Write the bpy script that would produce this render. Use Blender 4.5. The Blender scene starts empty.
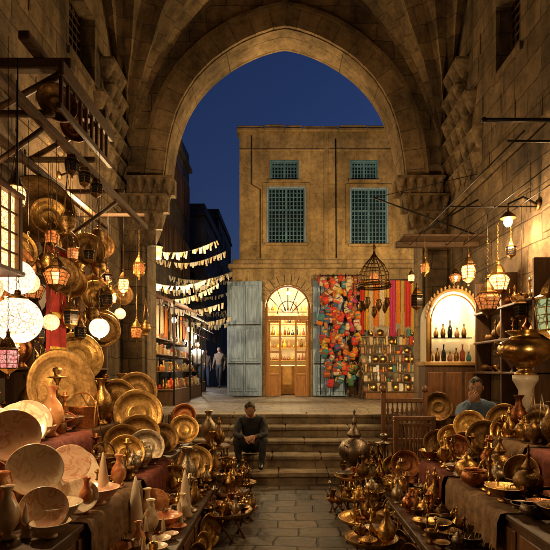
import bpy, math, random
from mathutils import Vector, Matrix, Euler, noise
random.seed(11)
R=math.radians
scene=bpy.context.scene
COL=scene.collection

# ------------------------------------------------------------------ materials
def newmat(name):
    m=bpy.data.materials.new(name); m.use_nodes=True
    nt=m.node_tree
    return m,nt,nt.nodes['Principled BSDF']
def N(nt,t,ins=None,**kw):
    n=nt.nodes.new(t)
    for k,v in kw.items(): setattr(n,k,v)
    if ins:
        for k,v in ins.items(): n.inputs[k].default_value=v
    return n
def c4(c): return (c[0],c[1],c[2],1)
def ramp(nt,stops):
    n=nt.nodes.new('ShaderNodeValToRGB')
    e=n.color_ramp.elements
    e[0].position=stops[0][0]; e[0].color=c4(stops[0][1])
    e[1].position=stops[-1][0]; e[1].color=c4(stops[-1][1])
    for p,c in stops[1:-1]:
        x=e.new(p); x.color=c4(c)
    return n
def mixc(nt,a,b,fac,mode='MIX'):
    n=nt.nodes.new('ShaderNodeMix'); n.data_type='RGBA'; n.blend_type=mode
    L=nt.links
    for s,v in ((6,a),(7,b)):
        if isinstance(v,tuple): n.inputs[s].default_value=c4(v)
        else: L.new(v,n.inputs[s])
    if isinstance(fac,(int,float)): n.inputs[0].default_value=fac
    else: L.new(fac,n.inputs[0])
    return n.outputs[2]

def stone(name,c1,c2,mortar,bw=.62,bh=.3,ms=.007,dirt=.6,bump=.5,rough=.85,carve=0,vr=None,distort=.03,streak=.55):
    m,nt,b=newmat(name); L=nt.links
    tc=N(nt,'ShaderNodeTexCoord')
    nz=N(nt,'ShaderNodeTexNoise',{'Scale':1.7,'Detail':5})
    L.new(tc.outputs['UV'],nz.inputs['Vector'])
    ma=N(nt,'ShaderNodeVectorMath',operation='MULTIPLY_ADD')
    L.new(nz.outputs['Color'],ma.inputs[0]); ma.inputs[1].default_value=(distort*3,distort*2,0); L.new(tc.outputs['UV'],ma.inputs[2])
    br=N(nt,'ShaderNodeTexBrick',{'Scale':1.0,'Mortar Size':ms,'Mortar Smooth':.6,'Bias':0.0,'Brick Width':bw,'Row Height':bh,'Color1':c4(c1),'Color2':c4(c2),'Mortar':c4(mortar)})
    br.offset=.46
    L.new(ma.outputs[0],br.inputs['Vector'])
    n1=N(nt,'ShaderNodeTexNoise',{'Scale':.9,'Detail':7,'Roughness':.7})
    n2=N(nt,'ShaderNodeTexNoise',{'Scale':9,'Detail':9,'Roughness':.74})
    gp=N(nt,'ShaderNodeNewGeometry')
    L.new(gp.outputs['Position'],n1.inputs['Vector']); L.new(gp.outputs['Position'],n2.inputs['Vector'])
    mp=N(nt,'ShaderNodeMapping'); mp.inputs['Scale'].default_value=(3.2,3.2,.45); L.new(gp.outputs['Position'],mp.inputs[0])
    n3=N(nt,'ShaderNodeTexNoise',{'Scale':1,'Detail':6,'Roughness':.6}); L.new(mp.outputs[0],n3.inputs['Vector'])
    r1=ramp(nt,[(.32,(1-dirt,)*3),(.5,(.8,.77,.74)),(.7,(1.22,1.2,1.14))]); L.new(n1.outputs[0],r1.inputs[0])
    r2=ramp(nt,[(.3,(.36,.34,.32)),(.48,(.88,.88,.88)),(.65,(1.15,1.15,1.12))]); L.new(n2.outputs[0],r2.inputs[0])
    r4=ramp(nt,[(.36,(1-streak,(1-streak)*.98,(1-streak)*.97)),(.55,(1,1,1))]); L.new(n3.outputs[0],r4.inputs[0])
    c=mixc(nt,br.outputs[0],r1.outputs[0],1.0,'MULTIPLY')
    c=mixc(nt,c,r2.outputs[0],.9,'MULTIPLY')
    c=mixc(nt,c,r4.outputs[0],.9,'MULTIPLY')
    hgt=N(nt,'ShaderNodeMath',operation='MULTIPLY_ADD')
    L.new(br.outputs['Fac'],hgt.inputs[0]); hgt.inputs[1].default_value=-.6
    L.new(n2.outputs[0],hgt.inputs[2])
    hout=hgt.outputs[0]
    if carve:
        vo=N(nt,'ShaderNodeTexVoronoi',{'Scale':carve},feature='SMOOTH_F1')
        L.new(gp.outputs['Position'],vo.inputs['Vector'])
        rr=ramp(nt,[(.1,(1,1,1)),(.5,(.45,.43,.4))]); L.new(vo.outputs[0],rr.inputs[0])
        c=mixc(nt,c,rr.outputs[0],.6,'MULTIPLY')
        h2=N(nt,'ShaderNodeMath',operation='MULTIPLY_ADD'); L.new(rr.outputs[0],h2.inputs[0]); h2.inputs[1].default_value=.9; L.new(hout,h2.inputs[2]); hout=h2.outputs[0]
    L.new(c,b.inputs['Base Color'])
    b.inputs['Roughness'].default_value=rough
    if vr:
        r3=ramp(nt,[(.35,(vr[0],)*3),(.65,(vr[1],)*3)]); L.new(n1.outputs[0],r3.inputs[0]); L.new(r3.outputs[0],b.inputs['Roughness'])
    bp=N(nt,'ShaderNodeBump',{'Strength':bump,'Distance':.035}); L.new(hout,bp.inputs['Height']); L.new(bp.outputs[0],b.inputs['Normal'])
    return m

def plain(name,col,rough=.6,metal=0,var=.35,scale=8,bump=.15,emis=None,es=0,rand=0,stretch=None):
    m,nt,b=newmat(name); L=nt.links
    tc=N(nt,'ShaderNodeTexCoord'); 
    vec=tc.outputs['Object']
    if stretch:
        mp=N(nt,'ShaderNodeMapping'); mp.inputs['Scale'].default_value=stretch; L.new(vec,mp.inputs[0]); vec=mp.outputs[0]
    n=N(nt,'ShaderNodeTexNoise',{'Scale':scale,'Detail':6,'Roughness':.6}); L.new(vec,n.inputs['Vector'])
    r=ramp(nt,[(.3,(1-var,)*3),(.7,(1+var*.4,)*3)]); L.new(n.outputs[0],r.inputs[0])
    c=mixc(nt,tuple(col),r.outputs[0],1.0,'MULTIPLY')
    L.new(c,b.inputs['Base Color'])
    b.inputs['Roughness'].default_value=rough; b.inputs['Metallic'].default_value=metal
    bp=N(nt,'ShaderNodeBump',{'Strength':bump,'Distance':.01}); L.new(n.outputs[0],bp.inputs['Height']); L.new(bp.outputs[0],b.inputs['Normal'])
    return m

def brass(name,col,rough=.28,engr=30,dark=.35,bump=.35):
    m,nt,b=newmat(name); L=nt.links
    tc=N(nt,'ShaderNodeTexCoord')
    ln=N(nt,'ShaderNodeVectorMath',operation='LENGTH'); L.new(tc.outputs['Object'],ln.inputs[0])
    sn=N(nt,'ShaderNodeMath',operation='MULTIPLY'); L.new(ln.outputs['Value'],sn.inputs[0]); sn.inputs[1].default_value=62
    s2=N(nt,'ShaderNodeMath',operation='SINE'); L.new(sn.outputs[0],s2.inputs[0])
    vo=N(nt,'ShaderNodeTexVoronoi',{'Scale':engr},feature='DISTANCE_TO_EDGE'); L.new(tc.outputs['Object'],vo.inputs['Vector'])
    n=N(nt,'ShaderNodeTexNoise',{'Scale':6,'Detail':8,'Roughness':.7}); L.new(tc.outputs['Object'],n.inputs['Vector'])
    rv=ramp(nt,[(0,(dark,)*3),(.09,(1,1,1))]); L.new(vo.outputs[0],rv.inputs[0])
    rn=ramp(nt,[(.35,(.32,.27,.22)),(.6,(1,1,1))]); L.new(n.outputs[0],rn.inputs[0])
    c=mixc(nt,tuple(col),rv.outputs[0],.8,'MULTIPLY'); c=mixc(nt,c,rn.outputs[0],.85,'MULTIPLY')
    oi=N(nt,'ShaderNodeObjectInfo')
    ro=ramp(nt,[(0,(.38,.32,.28)),(.5,(.9,.85,.8)),(1,(1.2,1.15,1.02))]); L.new(oi.outputs['Random'],ro.inputs[0])
    c=mixc(nt,c,ro.outputs[0],1,'MULTIPLY')
    L.new(c,b.inputs['Base Color']); b.inputs['Metallic'].default_value=1
    rr=N(nt,'ShaderNodeMapRange',{'To Min':rough+.28,'To Max':rough-.08}); L.new(n.outputs[0],rr.inputs[0]); L.new(rr.outputs[0],b.inputs['Roughness'])
    ad=N(nt,'ShaderNodeMath',operation='MULTIPLY_ADD'); L.new(s2.outputs[0],ad.inputs[0]); ad.inputs[1].default_value=.18; L.new(rv.outputs[0],ad.inputs[2])
    bp=N(nt,'ShaderNodeBump',{'Strength':bump,'Distance':.004}); L.new(ad.outputs[0],bp.inputs['Height']); L.new(bp.outputs[0],b.inputs['Normal'])
    return m

def glowglass(name,c1,c2,es,scale=40,seam=.1):
    m,nt,b=newmat(name); L=nt.links
    tc=N(nt,'ShaderNodeTexCoord')
    vo=N(nt,'ShaderNodeTexVoronoi',{'Scale':scale}); L.new(tc.outputs['Object'],vo.inputs['Vector'])
    ve=N(nt,'ShaderNodeTexVoronoi',{'Scale':scale},feature='DISTANCE_TO_EDGE'); L.new(tc.outputs['Object'],ve.inputs['Vector'])
    sp=N(nt,'ShaderNodeSeparateColor'); L.new(vo.outputs['Color'],sp.inputs[0])
    c=mixc(nt,tuple(c1),tuple(c2),sp.outputs[0])
    r=ramp(nt,[(0,(.14,.09,.05)),(seam,(1,1,1))]); L.new(ve.outputs[0],r.inputs[0])
    c=mixc(nt,c,r.outputs[0],1,'MULTIPLY')
    L.new(c,b.inputs['Emission Color']); b.inputs['Emission Strength'].default_value=es
    L.new(c,b.inputs['Base Color']); b.inputs['Roughness'].default_value=.2
    return m

def onyx(name,a,bc,cc,scale=6,sss=0):
    m,nt,b=newmat(name); L=nt.links
    tc=N(nt,'ShaderNodeTexCoord'); oi=N(nt,'ShaderNodeObjectInfo')
    ad=N(nt,'ShaderNodeVectorMath',operation='ADD'); L.new(tc.outputs['Object'],ad.inputs[0]); L.new(oi.outputs['Random'],ad.inputs[1])
    w=N(nt,'ShaderNodeTexNoise',{'Scale':scale,'Distortion':1.0,'Detail':5}); L.new(ad.outputs[0],w.inputs[0])
    r=ramp(nt,[(.3,a),(.46,bc),(.52,cc),(.58,bc),(.75,a)]); L.new(w.outputs[0],r.inputs[0])
    L.new(r.outputs[0],b.inputs['Base Color']); b.inputs['Roughness'].default_value=.22
    return m

def emit(name,col,s):
    m,nt,b=newmat(name); b.inputs['Base Color'].default_value=c4(col)
    b.inputs['Emission Color'].default_value=c4(col); b.inputs['Emission Strength'].default_value=s
    return m

LIME=stone('limestone',(.40,.285,.16),(.23,.165,.095),(.12,.085,.05),.66,.31,.008,.72,1.0,distort=.05)
LIMEV=stone('vault_limestone',(.39,.28,.155),(.26,.185,.10),(.17,.12,.07),.5,.27,.006,.68,.9,distort=.04)
VOUS=stone('voussoir_limestone',(.45,.33,.185),(.33,.24,.135),(.18,.13,.075),.34,.6,.007,.6,.8,distort=.01,streak=.4)
CARVE=stone('carved_limestone',(.42,.31,.18),(.34,.245,.14),(.25,.18,.1),.5,.3,.002,.5,.6,carve=16)
PLAST=stone('ochre_plaster',(.53,.385,.195),(.46,.33,.165),(.40,.285,.145),.7,.33,.005,.55,.45,streak=.4)
FSTONE=stone('shop_limestone',(.52,.39,.22),(.42,.31,.17),(.22,.16,.09),.6,.3,.006,.5,.5,streak=.4)
PAVE=stone('paving_stone',(.23,.19,.145),(.13,.105,.085),(.045,.036,.028),.42,.27,.014,.55,.8,vr=(.25,.7),distort=.06,streak=.2)
STEP=stone('step_stone',(.34,.265,.17),(.25,.19,.12),(.09,.07,.05),.9,.5,.006,.6,.6,vr=(.4,.8),streak=.4)
DARKB=stone('dark_brick',(.16,.125,.09),(.11,.085,.06),(.07,.05,.04),.5,.25,.006,.5,.4)
WOOD=plain('dark_wood',(.11,.055,.025),.5,0,.55,5,.4,stretch=(6,6,.8))
WOODH=plain('wood_beam',(.12,.07,.035),.65,0,.5,5,.4,stretch=(1,6,6))
WOODR=plain('turned_wood',(.22,.10,.04),.4,0,.5,6,.3,stretch=(5,5,.8))
ORW=plain('orange_wood',(.42,.19,.06),.5,0,.4,6,.2,stretch=(5,5,.8))
BLUE=plain('blue_paint',(.27,.40,.62),.6,0,.5,4,.3,stretch=(5,5,.7))
LATT=plain('blue_lattice',(.10,.24,.38),.6,0,.4,5,.2)
GLASSD=plain('dark_glass',(.012,.014,.018),.12,0,.2,3,.02)
GLASSB=plain('dusk_glass',(.02,.045,.08),.1,0,.4,2,.05)
IRON=plain('iron',(.035,.03,.026),.5,.6,.3,10,.2)
BR=brass('brass',(.85,.56,.2),.27,26)
BRD=brass('aged_brass',(.40,.25,.10),.36,38,.2)
COP=brass('copper',(.62,.27,.12),.3,30)
SIL=brass('tinned_brass',(.60,.53,.42),.3,34)
BRP=brass('polished_brass',(.88,.62,.24),.16,14,.75,.12)
ONP=onyx('pink_onyx',(.74,.42,.27),(.85,.63,.45),(.64,.3,.17),1.4)
ONC=onyx('cream_alabaster',(.82,.67,.46),(.87,.76,.57),(.7,.5,.3),1.6)
ONO=onyx('orange_onyx',(.68,.25,.09),(.76,.4,.17),(.5,.13,.05),1.6)
RED=plain('red_cloth',(.32,.02,.015),.85,0,.4,14,.3)
RUN=plain('runner_cloth',(.20,.045,.025),.9,0,.6,22,.4)
RUNB=plain('striped_runner_cloth',(.26,.15,.07),.9,0,.6,22,.4)
GLOBE=glowglass('mosaic_globe_glass',(1,.74,.42),(1,.48,.2),1.5,38,.1)
GLOBEW=glowglass('white_globe_glass',(1,.88,.68),(1,.66,.36),2.2,38,.09)
AMB=glowglass('amber_glass',(1,.5,.14),(1,.72,.33),2.6,28)
AMBD=glowglass('dim_amber_glass',(1,.4,.1),(.8,.2,.05),.6,28)
PINK=glowglass('pink_glass',(1,.2,.2),(1,.5,.4),1.0,28)
GRN=glowglass('green_glass',(.35,.6,.35),(.6,.65,.3),.5,16)
BULB=emit('bulb',(1,.82,.55),40)
BULBC=emit('cool_bulb',(.85,.95,1),9)
MARB=plain('marble',(.58,.50,.39),.35,0,.3,5,.1)
CREAM=plain('cream_panel',(.75,.66,.48),.6,0,.15,5,.1)
PAPER=plain('paper',(.65,.65,.62),.8,0,.3,5,.1)
GOLDW=plain('gold_wood',(.5,.3,.1),.4,0,.4,6,.2)
CL=[plain('cloth_%d'%i,c,.8,0,.4,30,.3) for i,c in enumerate([(.5,.03,.02),(.62,.18,.02),(.6,.38,.05),(.06,.16,.07),(.04,.08,.24),(.42,.03,.12),(.55,.45,.3),(.05,.19,.22),(.28,.06,.03),(.65,.10,.04)])]
MUT=[plain('goods_%d'%i,c,.6,0,.5,40,.3) for i,c in enumerate([(.42,.3,.15),(.5,.38,.22),(.25,.12,.06),(.36,.16,.06),(.6,.5,.35),(.2,.15,.1),(.35,.09,.05),(.16,.18,.16),(.5,.32,.1)])]

# ------------------------------------------------------------------ builder
class B:
    def __init__(s): s.v=[];s.f=[];s.m=[];s.sm=[];s.uv=[];s.mats=[]
    def mi(s,m):
        if m not in s.mats: s.mats.append(m)
        return s.mats.index(m)
    def add(s,vs,fs,mat,smooth=False,M=None,uvs=None):
        o=len(s.v)
        if M is not None: vs=[tuple(M@Vector(p)) for p in vs]
        s.v+= [tuple(p) for p in vs]; k=s.mi(mat)
        for i,f in enumerate(fs):
            s.f.append([o+a for a in f]); s.m.append(k); s.sm.append(smooth); s.uv.append(uvs[i] if uvs else None)
    def box(s,x0,x1,y0,y1,z0,z1,mat,M=None):
        vs=[(x0,y0,z0),(x1,y0,z0),(x1,y1,z0),(x0,y1,z0),(x0,y0,z1),(x1,y0,z1),(x1,y1,z1),(x0,y1,z1)]
        s.add(vs,[(0,3,2,1),(4,5,6,7),(0,1,5,4),(1,2,6,5),(2,3,7,6),(3,0,4,7)],mat,False,M)
    def bbox(s,x0,x1,y0,y1,z0,z1,mat,c=.008,M=None):
        X=(x0,x0+c,x1-c,x1);Y=(y0,y0+c,y1-c,y1);Z=(z0,z0+c,z1-c,z1)
        vs=[];
        for k,(zi) in enumerate((0,1,2,3)):
            if zi in(0,3): ring=[(X[1],Y[1]),(X[2],Y[1]),(X[2],Y[2]),(X[1],Y[2])]; ring=[ring[0],ring[0],ring[1],ring[1],ring[2],ring[2],ring[3],ring[3]]
            else: ring=[(X[0],Y[1]),(X[1],Y[0]),(X[2],Y[0]),(X[3],Y[1]),(X[3],Y[2]),(X[2],Y[3]),(X[1],Y[3]),(X[0],Y[2])]
            vs+=[(a,b_,Z[zi]) for a,b_ in ring]
        fs=[]
        for k in range(3):
            for i in range(8):
                j=(i+1)%8
                fs.append((k*8+i,k*8+j,(k+1)*8+j,(k+1)*8+i))
        fs.append((24,26,28,30)); fs.append((6,4,2,0))
        s.add(vs,fs,mat,False,M)
    def lathe(s,prof,mat,seg=20,M=None,smooth=True,ph=0):
        vs=[];fs=[];n=len(prof)
        for (r,z) in prof:
            for i in range(seg):
                a=2*math.pi*i/seg+ph; vs.append((r*math.cos(a),r*math.sin(a),z))
        for k in range(n-1):
            for i in range(seg):
                j=(i+1)%seg
                fs.append((k*seg+i,k*seg+j,(k+1)*seg+j,(k+1)*seg+i))
        s.add(vs,fs,mat,smooth,M)
    def tube(s,pts,r,mat,seg=6,smooth=True,M=None,closed=False):
        pts=[Vector(p) for p in pts]; n=len(pts)
        rs=r if isinstance(r,(list,tuple)) else [r]*n
        vs=[];fs=[]
        for i,p in enumerate(pts):
            if closed: d=pts[(i+1)%n]-pts[i-1]
            else: d=(pts[min(i+1,n-1)]-pts[max(i-1,0)])
            if d.length<1e-9: d=Vector((0,0,1))
            d.normalize()
            up=Vector((0,0,1)) if abs(d.z)<.95 else Vector((1,0,0))
            a=d.cross(up).normalized(); b_=d.cross(a)
            for k in range(seg):
                t=2*math.pi*k/seg; vs.append(tuple(p+(a*math.cos(t)+b_*math.sin(t))*rs[i]))
        m=n if closed else n-1
        for i in range(m):
            i2=(i+1)%n
            for k in range(seg):
                j=(k+1)%seg; fs.append((i*seg+k,i*seg+j,i2*seg+j,i2*seg+k))
        if not closed:
            fs.append(tuple(range(seg-1,-1,-1))); fs.append(tuple((n-1)*seg+k for k in range(seg)))
        s.add(vs,fs,mat,smooth,M)
    def ell(s,c,rad,mat,seg=12,rings=8,M=None):
        vs=[];fs=[]
        for j in range(rings+1):
            p=math.pi*j/rings
            for i in range(seg):
                a=2*math.pi*i/seg
                vs.append((c[0]+rad[0]*math.sin(p)*math.cos(a),c[1]+rad[1]*math.sin(p)*math.sin(a),c[2]-rad[2]*math.cos(p)))
        for j in range(rings):
            for i in range(seg):
                k=(i+1)%seg; fs.append((j*seg+i,j*seg+k,(j+1)*seg+k,(j+1)*seg+i))
        s.add(vs,fs,mat,True,M)
    def mesh(s,name):
        me=bpy.data.meshes.new(name); me.from_pydata(s.v,[],s.f)
        for m in s.mats: me.materials.append(m)
        me.polygons.foreach_set('material_index',s.m); me.polygons.foreach_set('use_smooth',s.sm)
        uvl=me.uv_layers.new(name='UVMap').data
        for p in me.polygons:
            cu=s.uv[p.index]; n=p.normal
            ax=max(range(3),key=lambda i:abs(n[i]))
            for q,li in enumerate(p.loop_indices):
                if cu: uvl[li].uv=cu[q]
                else:
                    co=me.vertices[me.loops[li].vertex_index].co
                    uvl[li].uv=((co.y,co.z),(co.x,co.z),(co.x,co.y))[ax]
        me.update(); return me
    def build(s,name,parent=None,loc=(0,0,0),rot=(0,0,0)):
        o=bpy.data.objects.new(name,s.mesh(name)); COL.objects.link(o); o.location=loc; o.rotation_euler=rot
        if parent: o.parent=parent
        return o
def empty(name,loc=(0,0,0)):
    e=bpy.data.objects.new(name,None); COL.objects.link(e); e.location=loc; return e
def put(name,me,loc,rot=(0,0,0),sc=1):
    o=bpy.data.objects.new(name,me); COL.objects.link(o); o.location=loc; o.rotation_euler=rot
    o.scale=(sc,sc,sc) if isinstance(sc,(int,float)) else sc
    return o
def light(name,loc,p,col=(1,.62,.28),r=.05,parent=None):
    l=bpy.data.lights.new(name,'POINT'); l.energy=p; l.color=col; l.shadow_soft_size=r
    o=bpy.data.objects.new(name,l); COL.objects.link(o); o.location=loc
    if parent: o.parent=parent
    return o

# ------------------------------------------------------------------ gateway
GA,GH,GS=2.12,2.68,4.92
def garch(z):
    t=min(1,max(0,z/GH)); return GA*(.86*(1-t**3.2)**.7+.14*(1-t))
def gate_x(z):
    if z<3.95: return 2.42
    if z<GS: return 2.42-(2.42-GA)*((z-3.95)/(GS-3.95))**.8
    return garch(z-GS)
def archwall(b,fx,zs,x0,x1,yf,yb,mat,xc=0,zt=None,reveal=None):
    reveal=reveal or mat
    for i in range(len(zs)-1):
        za,zb=zs[i],zs[i+1]; wa,wb=fx(za),fx(zb)
        for sgn,xo in ((-1,x0),(1,x1)):
            a=xc+sgn*wa; c=xc+sgn*wb
            b.add([(xo,yf,za),(a,yf,za),(c,yf,zb),(xo,yf,zb)],[(0,1,2,3)],mat)
            b.add([(xo,yb,za),(a,yb,za),(c,yb,zb),(xo,yb,zb)],[(3,2,1,0)],mat)
            b.add([(a,yf,za),(a,yb,za),(c,yb,zb),(c,yf,zb)],[(0,1,2,3)],reveal,uvs=[[(yf,za),(yb,za),(yb,zb),(yf,zb)]])
    if zt:
        b.box(x0,x1,yf,yb,zs[-1],zt,mat)
gate=empty('stone_gateway')
YW,YB=8.8,9.4
b=B()
zs=[0,.85,2,3,3.95]+[3.95+i*.097 for i in range(1,10)]+[GS]+[GS+GH*math.sin(i/36*math.pi/2) for i in range(1,37)]
archwall(b,gate_x,zs,-2.85,2.85,YW,YB,LIME,zt=9.4,reveal=VOUS)
b.box(-7,-2.85,YB-.4,YB,0,9.4,LIME); b.box(2.85,7,YB-.4,YB,0,9.4,LIME)
b.build('arch_wall',gate)
b=B(); b.box(-2.85,2.85,-3.6,-3.0,0,9.4,LIME)  # unseen wall and door leaves, added to keep blue sky light off the goods
for s in(-1,1):
    b.bbox(min(s*.02,s*1.1),max(s*.02,s*1.1),-3.0,-2.92,0,3.0,WOODR,.01)
    for z in(.3,1.2,2.1): b.bbox(min(s*.15,s*.97),max(s*.15,s*.97),-2.92,-2.9,z,z+.7,WOOD,.01)
b.build('added_rear_sky_blocker',gate)
def ring(b,off0,off1,y0,y1,mat,n=48,rough=.012):
    P0=[];
    for i in range(n+1):
        z=GH*math.sin(i/n*math.pi/2); P0.append(Vector((garch(z),z+GS)))
    def pt(i,off,sg):
        jt=rough*noise.noise(Vector((i*.6,off*9,sg*7)))
        if i==n: return (0,P0[n].y+off*1.25)
        d=P0[i+1]-P0[max(i-1,0)]; nn=Vector((d.y,-d.x)).normalized()
        q=P0[i]+nn*(off+jt); return (max(0,q.x),q.y)
    for sg in(-1,1):
        L=0
        for i in range(n):
            p0,p1=pt(i,off0,sg),pt(i+1,off0,sg); q0,q1=pt(i,off1,sg),pt(i+1,off1,sg)
            dl=math.hypot(p1[0]-p0[0],p1[1]-p0[1])
            P=lambda p,y:(sg*p[0],y,p[1])
            b.add([P(p0,y0),P(p1,y0),P(q1,y0),P(q0,y0)],[(0,1,2,3)],mat,uvs=[[(L,0.05),(L+dl,.05),(L+dl,.55),(L,.55)]])
            b.add([P(q0,y0),P(q1,y0),P(q1,y1),P(q0,y1)],[(0,1,2,3)],mat,uvs=[[(L,0.1),(L+dl,.1),(L+dl,.2),(L,.2)]])
            b.add([P(p0,y0),P(p1,y0),P(p1,y1),P(p0,y1)],[(0,1,2,3)],mat,uvs=[[(L,0.05),(L+dl,.05),(L+dl,.55),(L,.55)]])
            L+=dl
b=B(); ring(b,.02,.34,YW-.06,YW,VOUS); ring(b,.34,.40,YW-.11,YW-.001,LIMEV); b.build('arch_voussoirs',gate)
def sidewall(sg,wins):
    b=B(); X=sg*2.85
    ys=sorted({-3.0,8.8}|{w[0] for w in wins}|{w[1] for w in wins}); zz=sorted({0,9.3}|{w[2] for w in wins}|{w[3] for w in wins})
    for i in range(len(ys)-1):
        for j in range(len(zz)-1):
            ym=(ys[i]+ys[i+1])/2; zm=(zz[j]+zz[j+1])/2
            if any(w[0]<ym<w[1] and w[2]<zm<w[3] for w in wins): continue
            b.box(min(X,X+sg*.5),max(X,X+sg*.5),ys[i],ys[i+1],zz[j],zz[j+1],LIME)
    rs=random.Random(5+sg)
    for k in range(60):
        y=rs.uniform(3.5,8.2); z=.31*rs.randint(9,20)+.01; w=rs.uniform(.3,.6)
        if any(w_[0]-.7<y<w_[1]+.2 and w_[2]-.4<z<w_[3]+.2 for w_ in wins): continue
        d=rs.uniform(.006,.02); b.bbox(min(X-sg*d,X-sg*.001),max(X-sg*d,X-sg*.001),y,y+w,z,z+.29,LIME,min(.012,d*.4))
    b.build('side_wall',gate)
    for w in wins:
        b=B(); x=X+sg*.28
        b.box(min(x,x+sg*.02),max(x,x+sg*.02),w[0],w[1],w[2],w[3],GLASSD)
        n=6
        for k in range(n+1):
            y=w[0]+(w[1]-w[0])*k/n; b.tube([(x-sg*.06,y,w[2]),(x-sg*.06,y,w[3])],.014,WOOD,5)
        for k in range(9):
            z=w[2]+(w[3]-w[2])*k/8; b.tube([(x-sg*.075,w[0],z),(x-sg*.075,w[1],z)],.012,WOOD,5)
        b.box(min(X-sg*.04,X+sg*.1),max(X-sg*.04,X+sg*.1),w[0]-.06,w[1]+.06,w[2]-.1,w[2],LIMEV)
        b.build('wall_window',gate)
sidewall(1,[(6.05,6.75,5.55,6.5)]); sidewall(-1,[(6.6,7.5,5.85,6.85)])
def vault(b,cx,cy,A,D,z0,H,mat,folds=5):
    nth=folds*6;nt=26
    for sx in(-1,1):
        for sy in (-1,1):
            P=[];U=[]
            for i in range(nth+1):
                th=i/nth*math.pi/2; ct,st=math.cos(th),math.sin(th)
                r=min(A/ct if ct>1e-6 else 1e9,D/st if st>1e-6 else 1e9)
                f=(i/nth*folds)%1; tri=1-abs(2*f-1)
                row=[];ru=[];v=0;last=None
                for j in range(nt+1):
                    ph=R(72)*j/nt
                    s=r*(1-math.cos(ph))/(1-math.cos(R(72))); z=z0+H*math.sin(ph)/math.sin(R(72))
                    s+=.28*tri*math.sin(math.pi*min(1,j/nt))*(.5)
                    s=min(s,r)
                    if last: v+=math.hypot(s-last[0],z-last[1])
                    last=(s,z)
                    p=Vector((cx+sx*(A-s*ct),cy+sy*(D-s*st),z))
                    if 0<i<nth and 0<j<nt: p+=noise.noise_vector(p*2.6)*.022+noise.noise_vector(p*7)*.008
                    row.append(tuple(p)); ru.append((th*2.6,v))
                P.append(row);U.append(ru)
            for i in range(nth):
                for j in range(nt):
                    b.add([P[i][j],P[i+1][j],P[i+1][j+1],P[i][j+1]],[(0,1,2,3)],mat,uvs=[[U[i][j],U[i+1][j],U[i+1][j+1],U[i][j+1]]])
b=B(); vault(b,0,5.9,2.85,2.9,4.75,4.0,LIMEV); vault(b,0,.1,2.85,2.9,4.75,4.0,LIMEV); b.box(-3.4,3.4,-3.6,9.4,9.41,9.6,LIMEV); b.build('fan_vault',gate)
def cell(b,M,w,h,d,mat):
    vs=[];fs=[];n=6
    for j in range(5):
        t=j/4; rr=w*.5*(t**.6); z=h*t
        for i in range(n+1):
            a=math.pi*i/n
            vs.append((math.cos(a)*rr,-math.sin(a)*rr*d,z))
    for j in range(4):
        for i in range(n): fs.append((j*(n+1)+i,j*(n+1)+i+1,(j+1)*(n+1)+i+1,(j+1)*(n+1)+i))
    b.add(vs,fs,mat,True,M)
    b.box(-w*.5,w*.5,-w*.5*d,0,h,h+.035,mat,M)
b=B()
for sg in(-1,1):
    for t in range(4):
        z=3.78+t*.28; cnt=5
        for k in range(cnt):
            x=sg*(1.93+(.42-.12*t)+k*.165)
            if abs(x)>2.84: continue
            M=Matrix.Translation((x,YW-.05-.02*t*2,z))
            cell(b,M,.165,.25,.9+.35*t,CARVE)
            b.box(x-.082,x+.082,YW-.05-.04*t,YW-.002,z,z+.285,CARVE)
    b.bbox(min(sg*2.46,sg*2.84),max(sg*2.46,sg*2.84),YW-.1,YW-.004,.86,3.78,LIME,.02)
    for t in range(6):
        z=4.5+t*.32
        for k in range(6-t//2):
            y=8.68-k*.25-.12*(t%2)
            M=Matrix.Translation((sg*2.845,y,z))@Matrix.Rotation(R(-90)*sg,4,'Z')
            cell(b,M,.25,.29,.7+.2*t,CARVE)
b.build('muqarnas_corbels',gate)
b=B()
for sg in(-1,1):
    b.bbox(min(sg*2.78,sg*2.849),max(sg*2.78,sg*2.849),2.2,8.6,4.28,4.38,LIMEV,.03)
b.build('string_course',gate)

# ------------------------------------------------------------------ ground and steps
b=B(); b.add([(-90,-60,-.02),(90,-60,-.02),(90,160,-.02),(-90,160,-.02)],[(0,1,2,3)],PAVE)
b.build('ground')
b=B()
nx,ny=40,70
vs=[];fs=[]
for j in range(ny+1):
    for i in range(nx+1):
        x=-2.85+5.7*i/nx;y=-3+10*j/ny
        vs.append((x,y,.006*math.sin(x*5+y*2)+.005*math.sin(y*7-x*3)))
for j in range(ny):
    for i in range(nx): a=j*(nx+1)+i; fs.append((a,a+1,a+nx+2,a+nx+1))
b.add(vs,fs,PAVE,True); b.build('passage_pavement')
b=B()
rs=random.Random(3)
for k in range(5):
    y0=7.0+.4*k; z1=.17*(k+1)
    x=-2.0
    while x<1.95:
        x2=min(1.95,x+rs.uniform(.7,1.3)); x2=1.95 if 1.95-x2<.3 else x2
        dz=rs.uniform(-.006,.0); dy=rs.uniform(-.012,.012)
        b.bbox(x+.003,x2-.003,y0-.03+dy,9.0 if k==4 else y0+.5,z1-.07+dz,z1+dz,STEP,.016); x=x2
    b.box(-1.995,1.945,y0,y0+.5,z1-.17,z1-.072,STEP)
b.bbox(-2.85,-2.0,7.0,8.8,0,.86,LIME,.02); b.bbox(1.95,2.85,7.35,8.8,0,.86,LIME,.02)
b.build('stone_stairs')
b=B(); b.box(-30,30,9.0,120,.3,.845,PAVE); b.build('street_pavement')

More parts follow.
